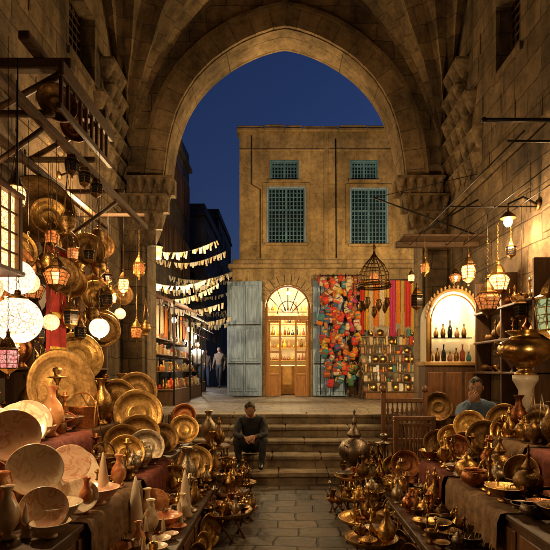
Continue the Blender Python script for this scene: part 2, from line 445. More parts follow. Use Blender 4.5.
# ------------------------------------------------------------------ shop building
shop=empty('shop_building')
YF=14.3
b=B()
def dx(z):
    if z<3.4: return .655
    return math.sqrt(max(0,.655**2-(z-3.4)**2))
zs=[.84,3.4]+[3.4+.655*math.sin(i/12*math.pi/2) for i in range(1,13)]
archwall(b,dx,zs,-1.5-.0,1.9,YF,YF+.35,FSTONE,xc=.085,zt=4.5)
b.box(1.9,2.1,YF,YF+.35,.84,4.5,FSTONE); b.box(4.6,9,YF,YF+.35,.84,4.5,FSTONE); b.box(2.1,4.6,YF,YF+.35,3.3,4.5,FSTONE)
b.box(-1.5,-1.45,YF+.35,24,.84,4.5,FSTONE)
b.build('ground_floor',shop)
b=B()
for k in range(13):
    a0=math.pi*k/13+.012;a1=math.pi*(k+1)/13-.012
    for (r0,r1) in ((.665,.92),):
        vs=[]
        for y in (YF-.035,YF-.001):
            for (a,r) in ((a0,r0),(a1,r0),(a1,r1),(a0,r1)): vs.append((.085+r*math.cos(a),y,3.4+r*math.sin(a)))
        b.add(vs,[(0,1,2,3),(0,1,5,4),(1,2,6,5),(2,3,7,6),(3,0,4,7)],FSTONE)
b.build('door_voussoirs',shop)
b=B()
wins=[(-.43,.40,7.03,7.6),(1.86,2.66,7.03,7.6),(-.52,.6,5.23,6.85),(1.85,2.95,5.2,6.82)]
xs=sorted({-1.3,9.}|{w[0] for w in wins}|{w[1] for w in wins}); zz=sorted({4.75,8.4}|{w[2] for w in wins}|{w[3] for w in wins})
for i in range(len(xs)-1):
    for j in range(len(zz)-1):
        xm=(xs[i]+xs[i+1])/2;zm=(zz[j]+zz[j+1])/2
        if any(w[0]<xm<w[1] and w[2]<zm<w[3] for w in wins): continue
        b.box(xs[i],xs[i+1],YF,YF+.3,zz[j],zz[j+1],PLAST)
b.box(-1.3,-1.2,YF+.3,24,4.75,8.4,PLAST); b.box(-1.2,9,YF+.3,24,8.2,8.3,PLAST)
b.build('upper_wall',shop)
b=B()
b.bbox(-1.62,9,YF-.16,YF+.4,4.5,4.62,FSTONE,.03); b.bbox(-1.5,9,YF-.07,YF+.35,4.62,4.76,FSTONE,.03)
rs=random.Random(9); x=-1.38
while x<9:
    w=rs.uniform(.5,1.1); dz=rs.uniform(-.02,.012)
    b.bbox(x,min(9,x+w),YF-.1,YF+.4,8.402,8.5+dz,PLAST,.02); b.bbox(x+.03,min(9,x+w),YF-.05,YF+.35,8.5+dz,8.6+dz*2,PLAST,.02); x+=w
b.bbox(-1.31,9,YF-.035,YF+.0,7.86,7.93,PLAST,.012)
b.box(1.12,1.24,YF-.03,YF,4.76,8.4,PLAST)
b.tube([(-.95,YF-.03,8.3),(-.95,YF-.03,6.9),(-.7,YF-.03,6.75),(-.7,YF-.03,4.8)],.012,IRON,5)
b.tube([(1.45,YF-.03,8.2),(1.47,YF-.03,4.8)],.018,IRON,5)
b.build('cornices',shop)
b=B()
for (x0,x1,z0,z1) in wins:
    big=z1-z0>1
    fr=BLUE if big else LATT
    t=.045
    b.bbox(x0,x0+t,YF-.02,YF+.14,z0,z1,fr,.006); b.bbox(x1-t,x1,YF-.02,YF+.14,z0,z1,fr,.006)
    b.bbox(x0+t,x1-t,YF-.018,YF+.14,z1-t,z1,fr,.006); b.bbox(x0-.04,x1+.04,YF-.09,YF+.0,z0-.07,z0,PLAST,.01)
    b.box(x0+t,x1-t,YF+.12,YF+.14,z0,z1-t,GLASSB)
    n=10 if big else 8; mrows=13 if big else 5
    w=x1-x0-2*t
    for k in range(n+1):
        x=x0+t+w*k/n; rr=.012 if k not in(0,n//2,n) else .03
        b.box(x-rr,x+rr,YF+.03,YF+.055,z0,z1-t,LATT)
    for k in range(mrows+1):
        z=z0+(z1-t-z0)*k/mrows; rr=.010 if k not in(0,mrows,mrows//2+2) else .028
        b.box(x0+t,x1-t,YF+.057,YF+.075,z-rr,z+rr,LATT)
    if big:
        b.bbox(x0-.11,x0-.0,YF-.04,YF-.001,z0-.0,z1+.11,PLAST,.01); b.bbox(x1,x1+.11,YF-.04,YF-.001,z0,z1+.11,PLAST,.01)
        b.bbox(x0,x1,YF-.038,YF-.001,z1,z1+.11,PLAST,.01)
b.build('upper_windows',shop)
b=B()
xc=.085
for sg in(-1,1):
    b.bbox(xc+sg*.655-.04-(.04 if sg>0 else -.04)*1,xc+sg*.655+.04-(.04 if sg>0 else -.04),YF+.12,YF+.2,.85,3.4,ORW,.006)
b.bbox(xc-.6,xc+.6,YF+.12,YF+.2,3.05,3.17,ORW,.01)
pts=[(xc+.62*math.cos(a),YF+.16,3.4+.62*math.sin(a)) for a in [math.pi*i/18 for i in range(19)]]
b.tube(pts,.035,ORW,6)
for i in range(1,6):
    a=math.pi*i/6; b.tube([(xc+.12*math.cos(a),YF+.16,3.2+.12*math.sin(a)),(xc+.62*math.cos(a),YF+.16,3.4+.62*math.sin(a))],.014,IRON,5)
b.tube([(xc+.3*math.cos(a),YF+.16,3.22+.38*math.sin(a)) for a in [math.pi*i/12 for i in range(13)]],.014,IRON,5)
for (x0,x1) in ((xc-.57,xc-.2),(xc+.2,xc+.57)):
    b.bbox(x0,x0+.06,YF+.13,YF+.18,.86,3.04,ORW,.006); b.bbox(x1-.06,x1,YF+.13,YF+.18,.86,3.04,ORW,.006)
    for z in(.86,1.45,2.1,2.98): b.bbox(x0+.06,x1-.06,YF+.132,YF+.178,z,z+.06,ORW,.006)
    b.box(x0+.06,x1-.06,YF+.15,YF+.16,.92,1.45,ORW)
b.build('shop_door',shop)
b=B()
b.box(-1.4,4.8,YF+3,YF+3.05,.85,4.4,CREAM); b.box(-1.4,4.8,YF+.36,YF+3,4.4,4.45,CREAM); b.box(-1.42,-1.4,YF+.36,YF+3,.85,4.4,CREAM); b.box(1.92,1.96,YF+.36,YF+3,.85,3.3,CREAM)
for z in(1.5,1.9,2.3,2.7,3.1,3.5):
    b.box(-1.3,1.7,YF+1.9,YF+2.2,z,z+.03,GOLDW)
    x=-1.2
    while x<1.7:
        h=random.uniform(.1,.32); w=random.uniform(.05,.12)
        m=random.choice([GOLDW,BR,CL[2],CL[8],GLASSD,MUT[3],BRD,COP])
        M=Matrix.Translation((x,YF+2.0,z+.03))
        b.lathe([(0,0),(w*.5,0),(w*.6,h*.3),(w*.35,h*.6),(w*.15,h*.75),(w*.25,h),(0,h)],m,8,M)
        x+=w+.04
b.bbox(-.5,.7,YF+.9,YF+1.2,.86,1.75,GOLDW,.02)
b.tube([(.1,YF+1,4.4),(.1,YF+1,4.0)],.01,IRON,5); b.ell((.1,YF+1,3.96),(.06,.06,.05),BULB)
b.build('shop_interior',shop)
light('shop_ceiling_lamp',(.1,YF+1.0,3.8),340,(1,.76,.4),.1,shop)
def shutter(name,hx,ang,sg,w=.92,z0=.87,z1=4.05):
    b=B()
    b.bbox(0,w,-.03,.03,z0,z1,BLUE,.008)
    for (a,c_) in ((z0+.12,z0+.85),(z0+.97,z0+1.9),(z0+2.02,z1-.12)):
        for (p,q) in ((.08,w/2-.03),(w/2+.03,w-.08)):
            b.bbox(p,q,-.05,-.031,a,c_,BLUE,.012)
            b.bbox(p+.06,q-.06,-.065,-.051,a+.08,c_-.08,BLUE,.008)
    b.bbox(w/2-.02,w/2+.02,-.062,-.031,z0+.02,z1-.02,BLUE,.008)
    b.bbox(.03,w-.03,-.066,-.052,z0+.9,z0+.93,IRON,.004); b.bbox(.03,w-.03,-.066,-.052,z0+2,z0+2.03,IRON,.004)
    o=b.build(name,None,(hx,YF-.05,0),(0,0,R(ang)))
shutter('blue_shutter_door',-1.64,-7,1,1.0,.87,4.12)
shutter('blue_shutter_door',.80,-6,1,.95,.87,4.15)

def cloth(b,x0,x1,z0,z1,y,mat,amp=.03,wv=5,ph=0,axis='x'):
    n=28;vs=[];fs=[]
    for j in range(9):
        t=j/8
        for i in range(n+1):
            u=i/n; x=x0+(x1-x0)*u; yy=y+amp*(.4+.6*(1-t))*math.sin(u*wv*2*math.pi+ph+t)
            z=z0+(z1-z0)*t+ (.02*math.sin(u*9+ph) if j==0 else 0)
            vs.append((x,yy,z) if axis=='x' else (yy,x,z))
    for j in range(8):
        for i in range(n): a=j*(n+1)+i; fs.append((a,a+1,a+n+2,a+n+1))
    b.add(vs,fs,mat,True)
BAGC=[CL[0],CL[0],CL[9],CL[1],CL[1],CL[2],CL[8],CL[5],CL[6],CL[3],CL[7],CL[4],MUT[3],MUT[4],MUT[6]]
b=B()
for k in range(190):
    z=random.uniform(1.2,4.15); x=random.uniform(.98,2.05)+ (.0 if z>2 else .12)
    w=random.uniform(.05,.11); h=random.uniform(.07,.18)
    M=Matrix.Translation((x,YF-.3-random.random()*.2,z))@Euler((R(random.uniform(-15,15)),R(random.uniform(-30,30)),R(random.uniform(-35,35)))).to_matrix().to_4x4()
    m=random.choice(BAGC)
    n=12; vs=[]; fs=[]
    for j,(sc,yy) in enumerate(((.02,-.05),(.6,-.045),(.92,-.025),(1,0),(.92,.025),(.02,.04))):
        for i in range(n):
            a=2*math.pi*i/n; ca,sa=math.cos(a),math.sin(a)
            ca=math.copysign(abs(ca)**.5,ca); sa=math.copysign(abs(sa)**.5,sa)
            vs.append((ca*w*sc,yy,sa*h*.8*sc))
    for j in range(5):
        for i in range(n): q=(i+1)%n; fs.append((j*n+i,j*n+q,(j+1)*n+q,(j+1)*n+i))
    b.add(vs,fs,m,True,M)
    m2=random.choice(BAGC); b.bbox(-w*.85,w*.85,-.054,-.04,-h*.05,h*.2,m2,.005,M)
    b.tube([(-w*.8,0,h*.5),(-w*.4,0,h*1.1),(0,0,h*1.4),(w*.4,0,h*1.1),(w*.8,0,h*.5)],.006,m2,4,M=M)
for x in(1.0,1.35,1.7,2.02): b.tube([(x,YF-.3,.9),(x,YF-.3,4.3)],.015,IRON,5)
b.tube([(.95,YF-.3,4.25),(2.1,YF-.3,4.25)],.02,IRON,5)
b.build('embroidered_bag_display')
b=B()
x=2.1
k=0
while x<4.3:
    w=random.uniform(.1,.18); cloth(b,x,x+w,2.75+random.uniform(-.25,.15),4.1,YF-.35+random.uniform(-.04,.04),[CL[0],CL[2],CL[6],CL[1],MUT[4],CL[2],CL[5],CL[1],MUT[8]][k%9],.025,2,k); x+=w+.01;k+=1
b.tube([(2.05,YF-.35,4.12),(4.4,YF-.35,4.12)],.02,IRON,5)
b.tube([(2.05,YF-.35,4.12),(2.05,YF,4.12)],.02,IRON,5); b.tube([(4.4,YF-.35,4.12),(4.4,YF,4.12)],.02,IRON,5)
b.build('hanging_shawls')
b=B()
SC=MUT+MUT+[CL[0],CL[1],CREAM,PAPER,BR,CL[7],CL[2]]
tiers=(1.05,1.3,1.55,1.8,2.05,2.3,2.55)
for i,z in enumerate(tiers):
    y=YF-1.4+i*.18
    b.bbox(2.05,4.3,y,y+.2,z-.03,z,WOOD,.006)
    x=2.08
    while x<4.25:
        w=random.uniform(.035,.1);h=random.uniform(.05,.26); m=random.choice(SC); yy=y+random.uniform(.0,.06)
        if random.random()<.35: b.bbox(x,x+w,yy+.03,yy+.11,z,z+h,m,.008,)
        elif random.random()<.2: b.lathe([(0,0),(.09,.01),(.1,.02),(0,.012)],BR,14,Matrix.Translation((x+w/2,yy+.06,z+.1))@Matrix.Rotation(R(78),4,'X'))
        else: b.lathe([(0,0),(w*.4,0),(w*.5,h*.4),(w*.2,h*.7),(w*.3,h),(0,h)],m,8,Matrix.Translation((x+w/2,yy+.07,z)))
        x+=w+random.uniform(.0,.02)
for x in(2.05,4.26):
    for i in range(7):
        y=YF-1.4+i*.18; b.bbox(x,x+.04,y+.1,y+.14,.86,tiers[i]-.03,WOOD,.004)
b.box(2.09,4.25,YF-1.38,YF-1.36,.86,1.02,WOODR)
b.build('souvenir_stall')

# ------------------------------------------------------------------ lamp templates
def chain(b,z0,z1,mat=IRON):
    n=max(2,int((z1-z0)/.05)); 
    for i in range(n):
        z=z0+(z1-z0)*(i+.5)/n; h=(z1-z0)/n*.62
        pts=[]
        for k in range(6):
            a=2*math.pi*k/6; p=(math.cos(a)*.011,0,math.sin(a)*h) if i%2 else (0,math.cos(a)*.011,math.sin(a)*h)
            pts.append((p[0],p[1],z+p[2]))
        b.tube(pts,.0028,mat,4,closed=True)
def lantern_mesh(name,glass,metal=BRD,s=1,seg=6,ch=.5,k=1):
    b=B()
    b.lathe([(.0,-.30),(.012,-.29),(.02,-.265),(.01,-.25),(.05,-.225),(.085,-.2),(.11,-.185),(.115,-.17)],metal,seg,smooth=False)
    b.lathe([(.108,-.17),(.125*k,-.02),(.105,.04)],glass,seg,smooth=False)
    b.lathe([(.13,.04),(.135,.055),(.1,.075),(.085,.12),(.055,.17),(.028,.2),(.02,.24),(.03,.255),(.012,.27),(.006,.3)],metal,seg,smooth=False)
    for i in range(seg):
        a=2*math.pi*i/seg; c,s_=math.cos(a),math.sin(a)
        b.tube([(.112*c,.112*s_,-.17),(.129*k*c,.129*k*s_,-.02),(.11*c,.11*s_,.045)],.006,metal,5)
        a2=2*math.pi*(i+1)/seg
        for z,r in((-.12,.116),(-.07,.122),(-.02,.129)):
            r=r*(1+(k-1)*(z+.17)/.15)
            b.tube([(r*c,r*s_,z),(r*math.cos(a2),r*math.sin(a2),z)],.0035,metal,4)
    chain(b,.3,.3+ch,metal)
    return b.mesh(name)
def globe_mesh(name,glass,r=.14,ch=.5):
    b=B()
    pr=[(r*math.sin(math.pi*i/16),-r*math.cos(math.pi*i/16)) for i in range(1,16)]
    b.lathe(pr,glass,28)
    b.lathe([(0,-r*1.18),(.012,-r*1.15),(.008,-r*1.06),(r*.22,-r*.98),(r*.2,-r*.96)],BR,16)
    b.lathe([(r*.42,r*.9),(r*.45,r*.93),(r*.3,r*1.05),(r*.15,r*1.1),(r*.12,r*1.3),(0,r*1.32)],BR,16)
    chain(b,r*1.3,r*1.3+ch,BR)
    return b.mesh(name)
LAN_LIT=lantern_mesh('lantern_lit',AMB); LAN_DIM=lantern_mesh('lantern_dim',AMBD,BR); LAN_OCT=lantern_mesh('lantern_oct',AMB,BR,1,8,k=1.25)
LAN_OFF=lantern_mesh('lantern_off',GLASSD,BRD); LAN_PINK=lantern_mesh('lantern_pink',PINK,BR); LAN_GRN=lantern_mesh('lantern_green',GRN,BR,1,8)
LAN_BR=lantern_mesh('lantern_brass',AMBD,BRD,1,10,k=1.35)
GL=globe_mesh('globe',GLOBE); GLW=globe_mesh('globe_w',GLOBEW)
def hang(name,me,x,y,z,ztop,sc=1,lit=0,col=(1,.64,.3),lo=.3,rz=None):
    o=put(name,me,(x,y,z),(0,0,random.random()*3 if rz is None else rz),sc)
    top=.78*sc
    if ztop-z>top:
        b=B(); b.tube([(0,0,top/sc*.98),(0,0,(ztop-z)/sc)],.004,IRON,5); c=b.build('cord',o)
    if lit:
        l=light('lamp_bulb',(0,0,-lo/1 - .08),lit,col,.035,o)
    return o

def cage_mesh():
    b=B(); n=14
    prof=[(.0,.42),(.02,.36),(.06,.3),(.15,.2),(.215,.08),(.225,-.05),(.21,-.12)]
    for i in range(n):
        a=2*math.pi*i/n
        b.tube([(r*math.cos(a),r*math.sin(a),z) for r,z in prof],.007,BRD,5)
    for r,z in prof[2:]:
        b.tube([(r*math.cos(a),r*math.sin(a),z) for a in [2*math.pi*k/28 for k in range(28)]],.008,BRD,5,closed=True)
    for z in(-.12,-.09): b.tube([(.24*math.cos(a),.24*math.sin(a),z) for a in [2*math.pi*k/28 for k in range(28)]],.014,BRD,5,closed=True)
    b.lathe([(.0,.52),(.012,.5),(.03,.46),(.012,.43),(.025,.41),(.0,.4)],BRD,10)
    chain(b,.5,1.2)
    for i in range(7):
        a=2*math.pi*i/7; x,y=.19*math.cos(a)*(0 if i==6 else 1),.19*math.sin(a)*(0 if i==6 else 1); zz=-.35-(.12 if i==6 else .04*(i%2))
        M=Matrix.Translation((x,y,zz))
        b.tube([(x,y,zz+.06),(x,y,-.1)],.004,IRON,4)
        b.lathe([(0,-.12),(.012,-.1),(.035,-.06),(.05,-.01),(.03,.03),(.045,.05),(.03,.06),(0,.065)],BRD,10,M)
    b.lathe([(0,-.06),(.05,-.04),(.07,.02),(.04,.08),(.0,.1)],AMBD,12)
    return b.mesh('cage_lamp')
CAGE=cage_mesh()

# ------------------------------------------------------------------ metalware templates
def lm(name,prof,mat,seg=24,extra=None):
    b=B(); b.lathe(prof,mat,seg)
    if extra: extra(b)
    return b.mesh(name)
def tray_mesh(name,mat,r):
    return lm(name,[(0,.004),(.3*r,.004),(.33*r,.008),(.36*r,.004),(.78*r,.004),(.8*r,.012),(.84*r,.014),(.97*r,.04),(r,.038),(r,.032),(.97*r,.034),(.85*r,.006),(.8*r,-.002),(0,-.002)],mat,40)
def plate_mesh(name,mat):
    return lm(name,[(0,.01),(.5,.02),(.8,.06),(.97,.14),(1,.14),(1,.12),(.8,.035),(.5,-.01),(0,-.02)],mat,40)
TR={}
for nm,m in (('b',BR),('d',BRD),('c',COP),('s',SIL),('p',BRP)):
    TR[nm]=tray_mesh('tray_'+nm,m,1.0)
def jug(mat,name):
    b=B(); b.lathe([(0,0),(.05,0),(.052,.01),(.03,.025),(.035,.04),(.075,.08),(.09,.13),(.07,.19),(.028,.24),(.02,.3),(.026,.33),(.035,.345),(.02,.36),(.012,.39),(.016,.4),(0,.42)],mat,20)
    b.tube([(.08,0,.12),(.13,0,.17),(.15,0,.25),(.145,0,.31),(.165,0,.34)],[.02,.014,.01,.009,.007],mat,8)
    b.tube([(-.03,0,.33),(-.08,0,.34),(-.12,0,.27),(-.115,0,.18),(-.08,0,.12)],.007,mat,7)
    return b.mesh(name)
def teapot(mat,name):
    b=B(); b.lathe([(0,0),(.05,0),(.055,.01),(.045,.02),(.085,.06),(.095,.1),(.07,.15),(.045,.165),(.048,.172),(.03,.195),(.01,.21),(.015,.222),(0,.235)],mat,20)
    b.tube([(.085,0,.08),(.13,0,.1),(.15,0,.16),(.17,0,.19)],[.02,.014,.01,.008],mat,8)
    b.tube([(-.05,0,.16),(-.11,0,.17),(-.13,0,.12),(-.085,0,.06)],.008,mat,7)
    return b.mesh(name)
def bowl(mat,name): return lm(name,[(0,0),(.05,0),(.052,.012),(.035,.02),(.1,.055),(.14,.11),(.146,.112),(.14,.116),(.095,.066),(.03,.03),(0,.028)],mat,28)
def cauldron(mat,name):
    b=B(); b.lathe([(0,0),(.06,.005),(.13,.05),(.15,.1),(.13,.15),(.11,.165),(.13,.18),(.125,.182),(.1,.165),(.12,.14),(.13,.1),(.08,.03),(0,.02)],mat,26)
    for s in(-1,1): b.tube([(s*.13,-.03,.15),(s*.18,-.02,.17),(s*.18,.02,.17),(s*.13,.03,.15)],.007,mat,6)
    return b.mesh(name)
def vase(mat,name): return lm(name,[(0,0),(.06,0),(.062,.012),(.035,.04),(.04,.06),(.095,.14),(.11,.22),(.085,.3),(.04,.36),(.033,.42),(.06,.47),(.062,.475),(.05,.47),(.026,.42),(.02,.3),(0,.3)],mat,24)
def goblet(mat,name): return lm(name,[(0,0),(.045,0),(.047,.008),(.012,.02),(.01,.07),(.018,.08),(.01,.09),(.035,.11),(.045,.15),(.042,.19),(.045,.192),(.038,.19),(.04,.15),(.02,.12),(0,.115)],mat,18)
def candlestick(mat,name): return lm(name,[(0,0),(.075,0),(.078,.012),(.05,.03),(.02,.045),(.015,.08),(.03,.1),(.015,.12),(.012,.2),(.028,.22),(.012,.24),(.012,.29),(.04,.32),(.042,.325),(.018,.33),(.018,.36),(0,.36)],mat,18)
def mortar(mat,name):
    b=B(); b.lathe([(0,0),(.055,0),(.058,.015),(.045,.03),(.05,.09),(.065,.11),(.067,.12),(.058,.118),(.045,.05),(0,.04)],mat,18)
    b.tube([(.02,0,.05),(.06,.01,.2)],[.018,.01],mat,7); return b.mesh(name)
def hookah(mat,name):
    b=B(); b.lathe([(0,0),(.08,0),(.085,.02),(.09,.06),(.1,.1),(.075,.17),(.03,.22),(.028,.26),(.045,.28),(.02,.3),(.016,.4),(.035,.43),(.016,.46),(.016,.56),(.04,.6),(.042,.61),(.1,.62),(.102,.628),(.03,.635),(.03,.66),(.05,.7),(.045,.72),(0,.74)],mat,20)
    pts=[(.03+.09*math.sin(t)*(1-t/14)+.05*t/6,.12*math.cos(t*1.2)-.12,.26-.03*t) for t in [i*.35 for i in range(20)]]
    b.tube(pts,.008,CL[8],6)
    return b.mesh(name)
def samovar(mat,name):
    b=B(); b.lathe([(0,.0),(.12,.0),(.125,.02),(.07,.05),(.06,.09),(.12,.14),(.185,.22),(.19,.3),(.14,.38),(.07,.41),(.06,.43),(.09,.45),(.085,.47),(.05,.52),(.03,.56),(.025,.6),(.04,.62),(.015,.65),(.012,.72),(.02,.74),(0,.77)],mat,28)
    for s in(-1,1): b.tube([(s*.17,0,.33),(s*.23,0,.36),(s*.25,0,.3),(s*.18,0,.22)],.009,mat,7)
    b.tube([(0,-.18,.22),(0,-.24,.22),(0,-.25,.19)],.01,mat,6)
    return b.mesh(name)
def bucket(mat,name):
    b=B(); b.lathe([(0,0),(.13,0),(.135,.01),(.15,.2),(.155,.21),(.15,.215),(.14,.2),(.125,.02),(0,.02)],mat,28)
    b.tube([(.15*math.cos(a),0,.2+.14*math.sin(a)) for a in [math.pi*i/12 for i in range(13)]],.006,mat,6); return b.mesh(name)
def incense(mat,name):
    b=B(); b.lathe([(0,0),(.045,0),(.02,.02),(.06,.06),(.07,.1),(.06,.13),(.062,.135),(.045,.17),(.015,.19),(.02,.2),(0,.215)],mat,16)
    for i in range(3):
        a=i*2.094; b.tube([(.06*math.cos(a),.06*math.sin(a),.12),(0,0,.5)],.003,mat,4)
    return b.mesh(name)
mats=[BR,BRD,COP,SIL,BRP]
def fam(fn,nm): return [fn(m,nm+'_'+m.name) for m in mats]
JUG=fam(jug,'jug');TEA=fam(teapot,'teapot');BOW=fam(bowl,'bowl');CAU=fam(cauldron,'pot');VAS=fam(vase,'vase');GOB=fam(goblet,'goblet');CAN=fam(candlestick,'candlestick');MOR=fam(mortar,'mortar');HOO=fam(hookah,'hookah');SAM=fam(samovar,'samovar');BUC=fam(bucket,'bucket');INC=fam(incense,'incense')
def obelisk_mesh():
    b=B(); b.lathe([(0,0),(.05,0),(.052,.015),(.04,.03),(.042,.05),(.032,.15),(.018,.25),(.004,.31),(0,.312)],ONC,20); return b.mesh('alabaster_cone')
OBE=obelisk_mesh()
PLP=plate_mesh('onyx_plate_p',ONP);PLC=plate_mesh('onyx_plate_c',ONC);PLO=plate_mesh('onyx_plate_o',ONO)
BWP=bowl(ONP,'onyx_bowl_p');BWC=bowl(ONC,'onyx_bowl_c');BWO=bowl(ONO,'onyx_bowl_o'); VASO=vase(ONO,'onyx_vase'); VASC=vase(ONC,'ala_vase')

# ------------------------------------------------------------------ display stands
def plankbox(b,x0,x1,y0,y1,z0,z1,mat=WOOD):
    b.bbox(x0-.02,x1+.02,y0-.02,y1+.02,z1-.035,z1,mat,.006)
    b.box(x0,x1,y0,y1,z0,z1-.034,mat)
    if z1-z0<.25: return
    n=max(2,int((y1-y0)/.45))
    for k in range(n):
        ya=y0+(y1-y0)*k/n+.03; yb=y0+(y1-y0)*(k+1)/n-.03
        for x in (x0,x1):
            b.bbox(x-.012 if x==x0 else x-.002,x+.012 if x==x1 else x+.002,ya,yb,z0+.06,z1-.08,WOODR,.004)
    m=max(1,int((x1-x0)/.4))
    for k in range(m):
        xa=x0+(x1-x0)*k/m+.03; xb=x0+(x1-x0)*(k+1)/m-.03
        b.bbox(xa,xb,y0-.012,y0+.002,z0+.06,z1-.08,WOODR,.004)
b=B()
plankbox(b,-1.2,-.78,2.4,6.1,0,.34); plankbox(b,-1.78,-1.22,2.4,6.4,0,.68); plankbox(b,-2.84,-1.8,2.4,6.9,0,1.04)
b.build('display_counter')
b=B()
plankbox(b,1.05,1.5,3.0,5.9,0,.3); plankbox(b,1.52,2.05,2.8,5.5,0,.62); plankbox(b,2.07,2.84,2.8,5.15,0,.95)
b.build('display_counter')
# cloth runners draped over counter edges
def runner(x,sg,y0,y1,zt,zb,mat):
    b=B(); n=40; vs=[];fs=[]
    rows=[(-sg*.16,zt+.006),(0,zt+.008),(sg*.035,zt-.0),(sg*.045,zt-.06),(sg*.045,(zt+zb)/2),(sg*.05,zb)]
    for r,(dx_,z) in enumerate(rows):
        for i in range(n+1):
            y=y0+(y1-y0)*i/n; w=(.012*math.sin(i*1.1)+.008*math.sin(i*2.3)) if r>2 else 0
            vs.append((x+dx_+sg*(w*(r-2)/3+ (.014 if r>2 else 0)),y,z+(.012*math.sin(i*.7) if r==5 else 0)))
    for r in range(5):
        for i in range(n): a=r*(n+1)+i; fs.append((a,a+1,a+n+2,a+n+1))
    b.add(vs,fs,mat,True)
    for i in range(0,n,1):
        p=vs[5*(n+1)+i]; b.tube([p,(p[0]+sg*.004,p[1]+.004,p[2]-.035)],.004,CL[2],4)
    b.build('cloth_runner')
runner(2.05,-1,3.0,4.1,.95,.70,RUN); runner(2.05,-1,4.2,5.1,.95,.72,RUNB); runner(1.5,-1,3.4,4.5,.62,.38,RUNB); runner(1.5,-1,4.6,5.4,.62,.4,RUN)
runner(-1.8,1,3.6,4.6,1.04,.78,RUN); runner(-1.22,1,3.0,4.1,.68,.42,RUNB); runner(-1.22,1,4.2,5.2,.68,.42,RUN)

LV={'LA':(-1.17,-.82,3.6,6.0,.34),'LB':(-1.72,-1.28,3.0,6.2,.69),'LC':(-2.7,-1.86,3.6,6.7,1.05),
    'RA':(1.1,1.46,3.6,5.85,.3),'RB':(1.58,2.0,3.1,5.4,.63),'RC':(2.14,2.75,3.8,5.0,.96)}
occ=[]
def free(x,y,z,r):
    for (a,b_,c,d) in occ:
        if abs(c-z)<.25 and (a-x)**2+(b_-y)**2<(r+d)**2*.7: return False
    return True
def item(name,me,x,y,z,r=.08,sc=1,rz=None):
    occ.append((x,y,z,r*sc)); return put(name,me,(x,y,z),(0,0,random.random()*6.28 if rz is None else rz),sc)
def tray(x,y,z,r,k,yaw,tilt=74,nm='brass_tray',table=None):
    me=TR[k] if table is None else table
    return put(nm,me,(x,y,z),(R(tilt),0,R(yaw)),(r,r,max(.9,r*2)) if table is None else r )
# ----- left explicit
hang('mosaic_globe_lamp',GLW,-1.71,3.2,1.92,3.6,1.05,32,lo=.12); hang('mosaic_globe_lamp',GLW,-1.85,3.45,2.24,3.6,.85)
hang('mosaic_globe_lamp',GL,-1.78,3.0,2.1,3.6,.6); hang('mosaic_globe_lamp',GLW,-1.67,4.5,1.98,3.6,.62,36,lo=.12)
hang('glass_lantern',LAN_PINK,-1.66,3.0,1.70,3.6,.5); hang('mosaic_globe_lamp',GL,-2.05,4.0,2.3,3.6,.6); hang('mosaic_globe_lamp',GL,-2.2,4.7,2.05,3.6,.55)
b=B()
for sx in(-1,1):
    for sy in(-1,1): b.bbox(sx*.14-.018,sx*.14+.018,sy*.14-.018,sy*.14+.018,-.25,.25,WOODR,.004)
for z in(-.25,.22): b.bbox(-.17,.17,-.17,.17,z,z+.03,WOODR,.006)
for z in (-.12,0,.12):
    for s in(-1,1): b.bbox(-.125,.125,s*.135-.006,s*.135+.006,z-.006,z+.006,WOODR,.002); b.bbox(s*.135-.006,s*.135+.006,-.125,.125,z-.006,z+.006,WOODR,.002)
for x in (-.05,.05):
    for s in(-1,1): b.bbox(x-.006,x+.006,s*.135-.007,s*.135+.007,-.22,.22,WOODR,.002); b.bbox(s*.135-.007,s*.135+.007,x-.006,x+.006,-.22,.22,WOODR,.002)
b.box(-.125,.125,-.125,.125,-.22,.22,AMB)
b.lathe([(.2,.25),(.08,.36),(.02,.4),(.015,.46),(0,.46)],BRD,4,smooth=False,ph=math.pi/4); chain(b,.45,1.2)
b.build('square_lantern',None,(-1.76,2.9,2.42))
tray(-2.45,5.0,3.2,.34,'d',40,86); tray(-2.5,4.6,2.55,.2,'c',50,86); tray(-2.12,4.75,1.42,.38,'d',60,80)
tray(-2.45,5.9,1.75,.3,'b',40,80); tray(-2.3,6.3,2.1,.22,'d',30,84)
T=[(-1.93,5.75,1.27,.23,'b',22),(-1.75,5.9,1.34,.24,'d',15),(-1.62,5.5,1.12,.27,'b',25),(-1.52,5.2,.92,.22,'b',18),(-1.15,5.7,.92,.17,'b',10),
   (-1.32,5.4,.86,.17,'d',25),(-1.36,4.9,.84,.18,'s',12),(-1.62,5.0,.86,.2,'d',30),(-1.2,5.95,1.05,.15,'c',0),(-2.1,5.3,1.3,.22,'p',30),(-1.0,5.55,.56,.2,'b',14),(-1.68,6.2,1.02,.18,'c',8),(-.98,5.95,.55,.18,'d',5),
   (-1.45,4.55,.84,.17,'b',26),(-1.1,4.95,.5,.16,'b',20),(-1.85,6.4,1.3,.2,'b',10)]
for x,y,z,r,k,yaw in T: tray(x,y,z,r,k,yaw,random.uniform(66,78))
PL=[(-1.66,3.05,1.2,.16,28,70,PLP),(-1.5,3.0,1.0,.16,30,64,PLC),(-1.72,2.85,.95,.15,30,62,PLO),(-1.42,3.3,.98,.13,24,62,PLP),(-1.12,4.3,.46,.12,12,76,PLO),(-1.5,3.6,.84,.16,24,60,PLC),
    (-1.85,3.15,1.22,.15,36,68,PLC),(-1.9,3.6,1.2,.17,36,66,PLP),(-2.0,3.9,1.2,.17,40,66,PLC),(-1.3,3.15,.8,.12,20,50,PLC),(-1.62,3.9,.83,.15,28,66,PLP),(-1.35,2.8,.82,.13,24,55,PLP)]
for x,y,z,r,yaw,tl,me in PL: tray(x,y,z,r,'b',yaw,tl,'onyx_plate',me)
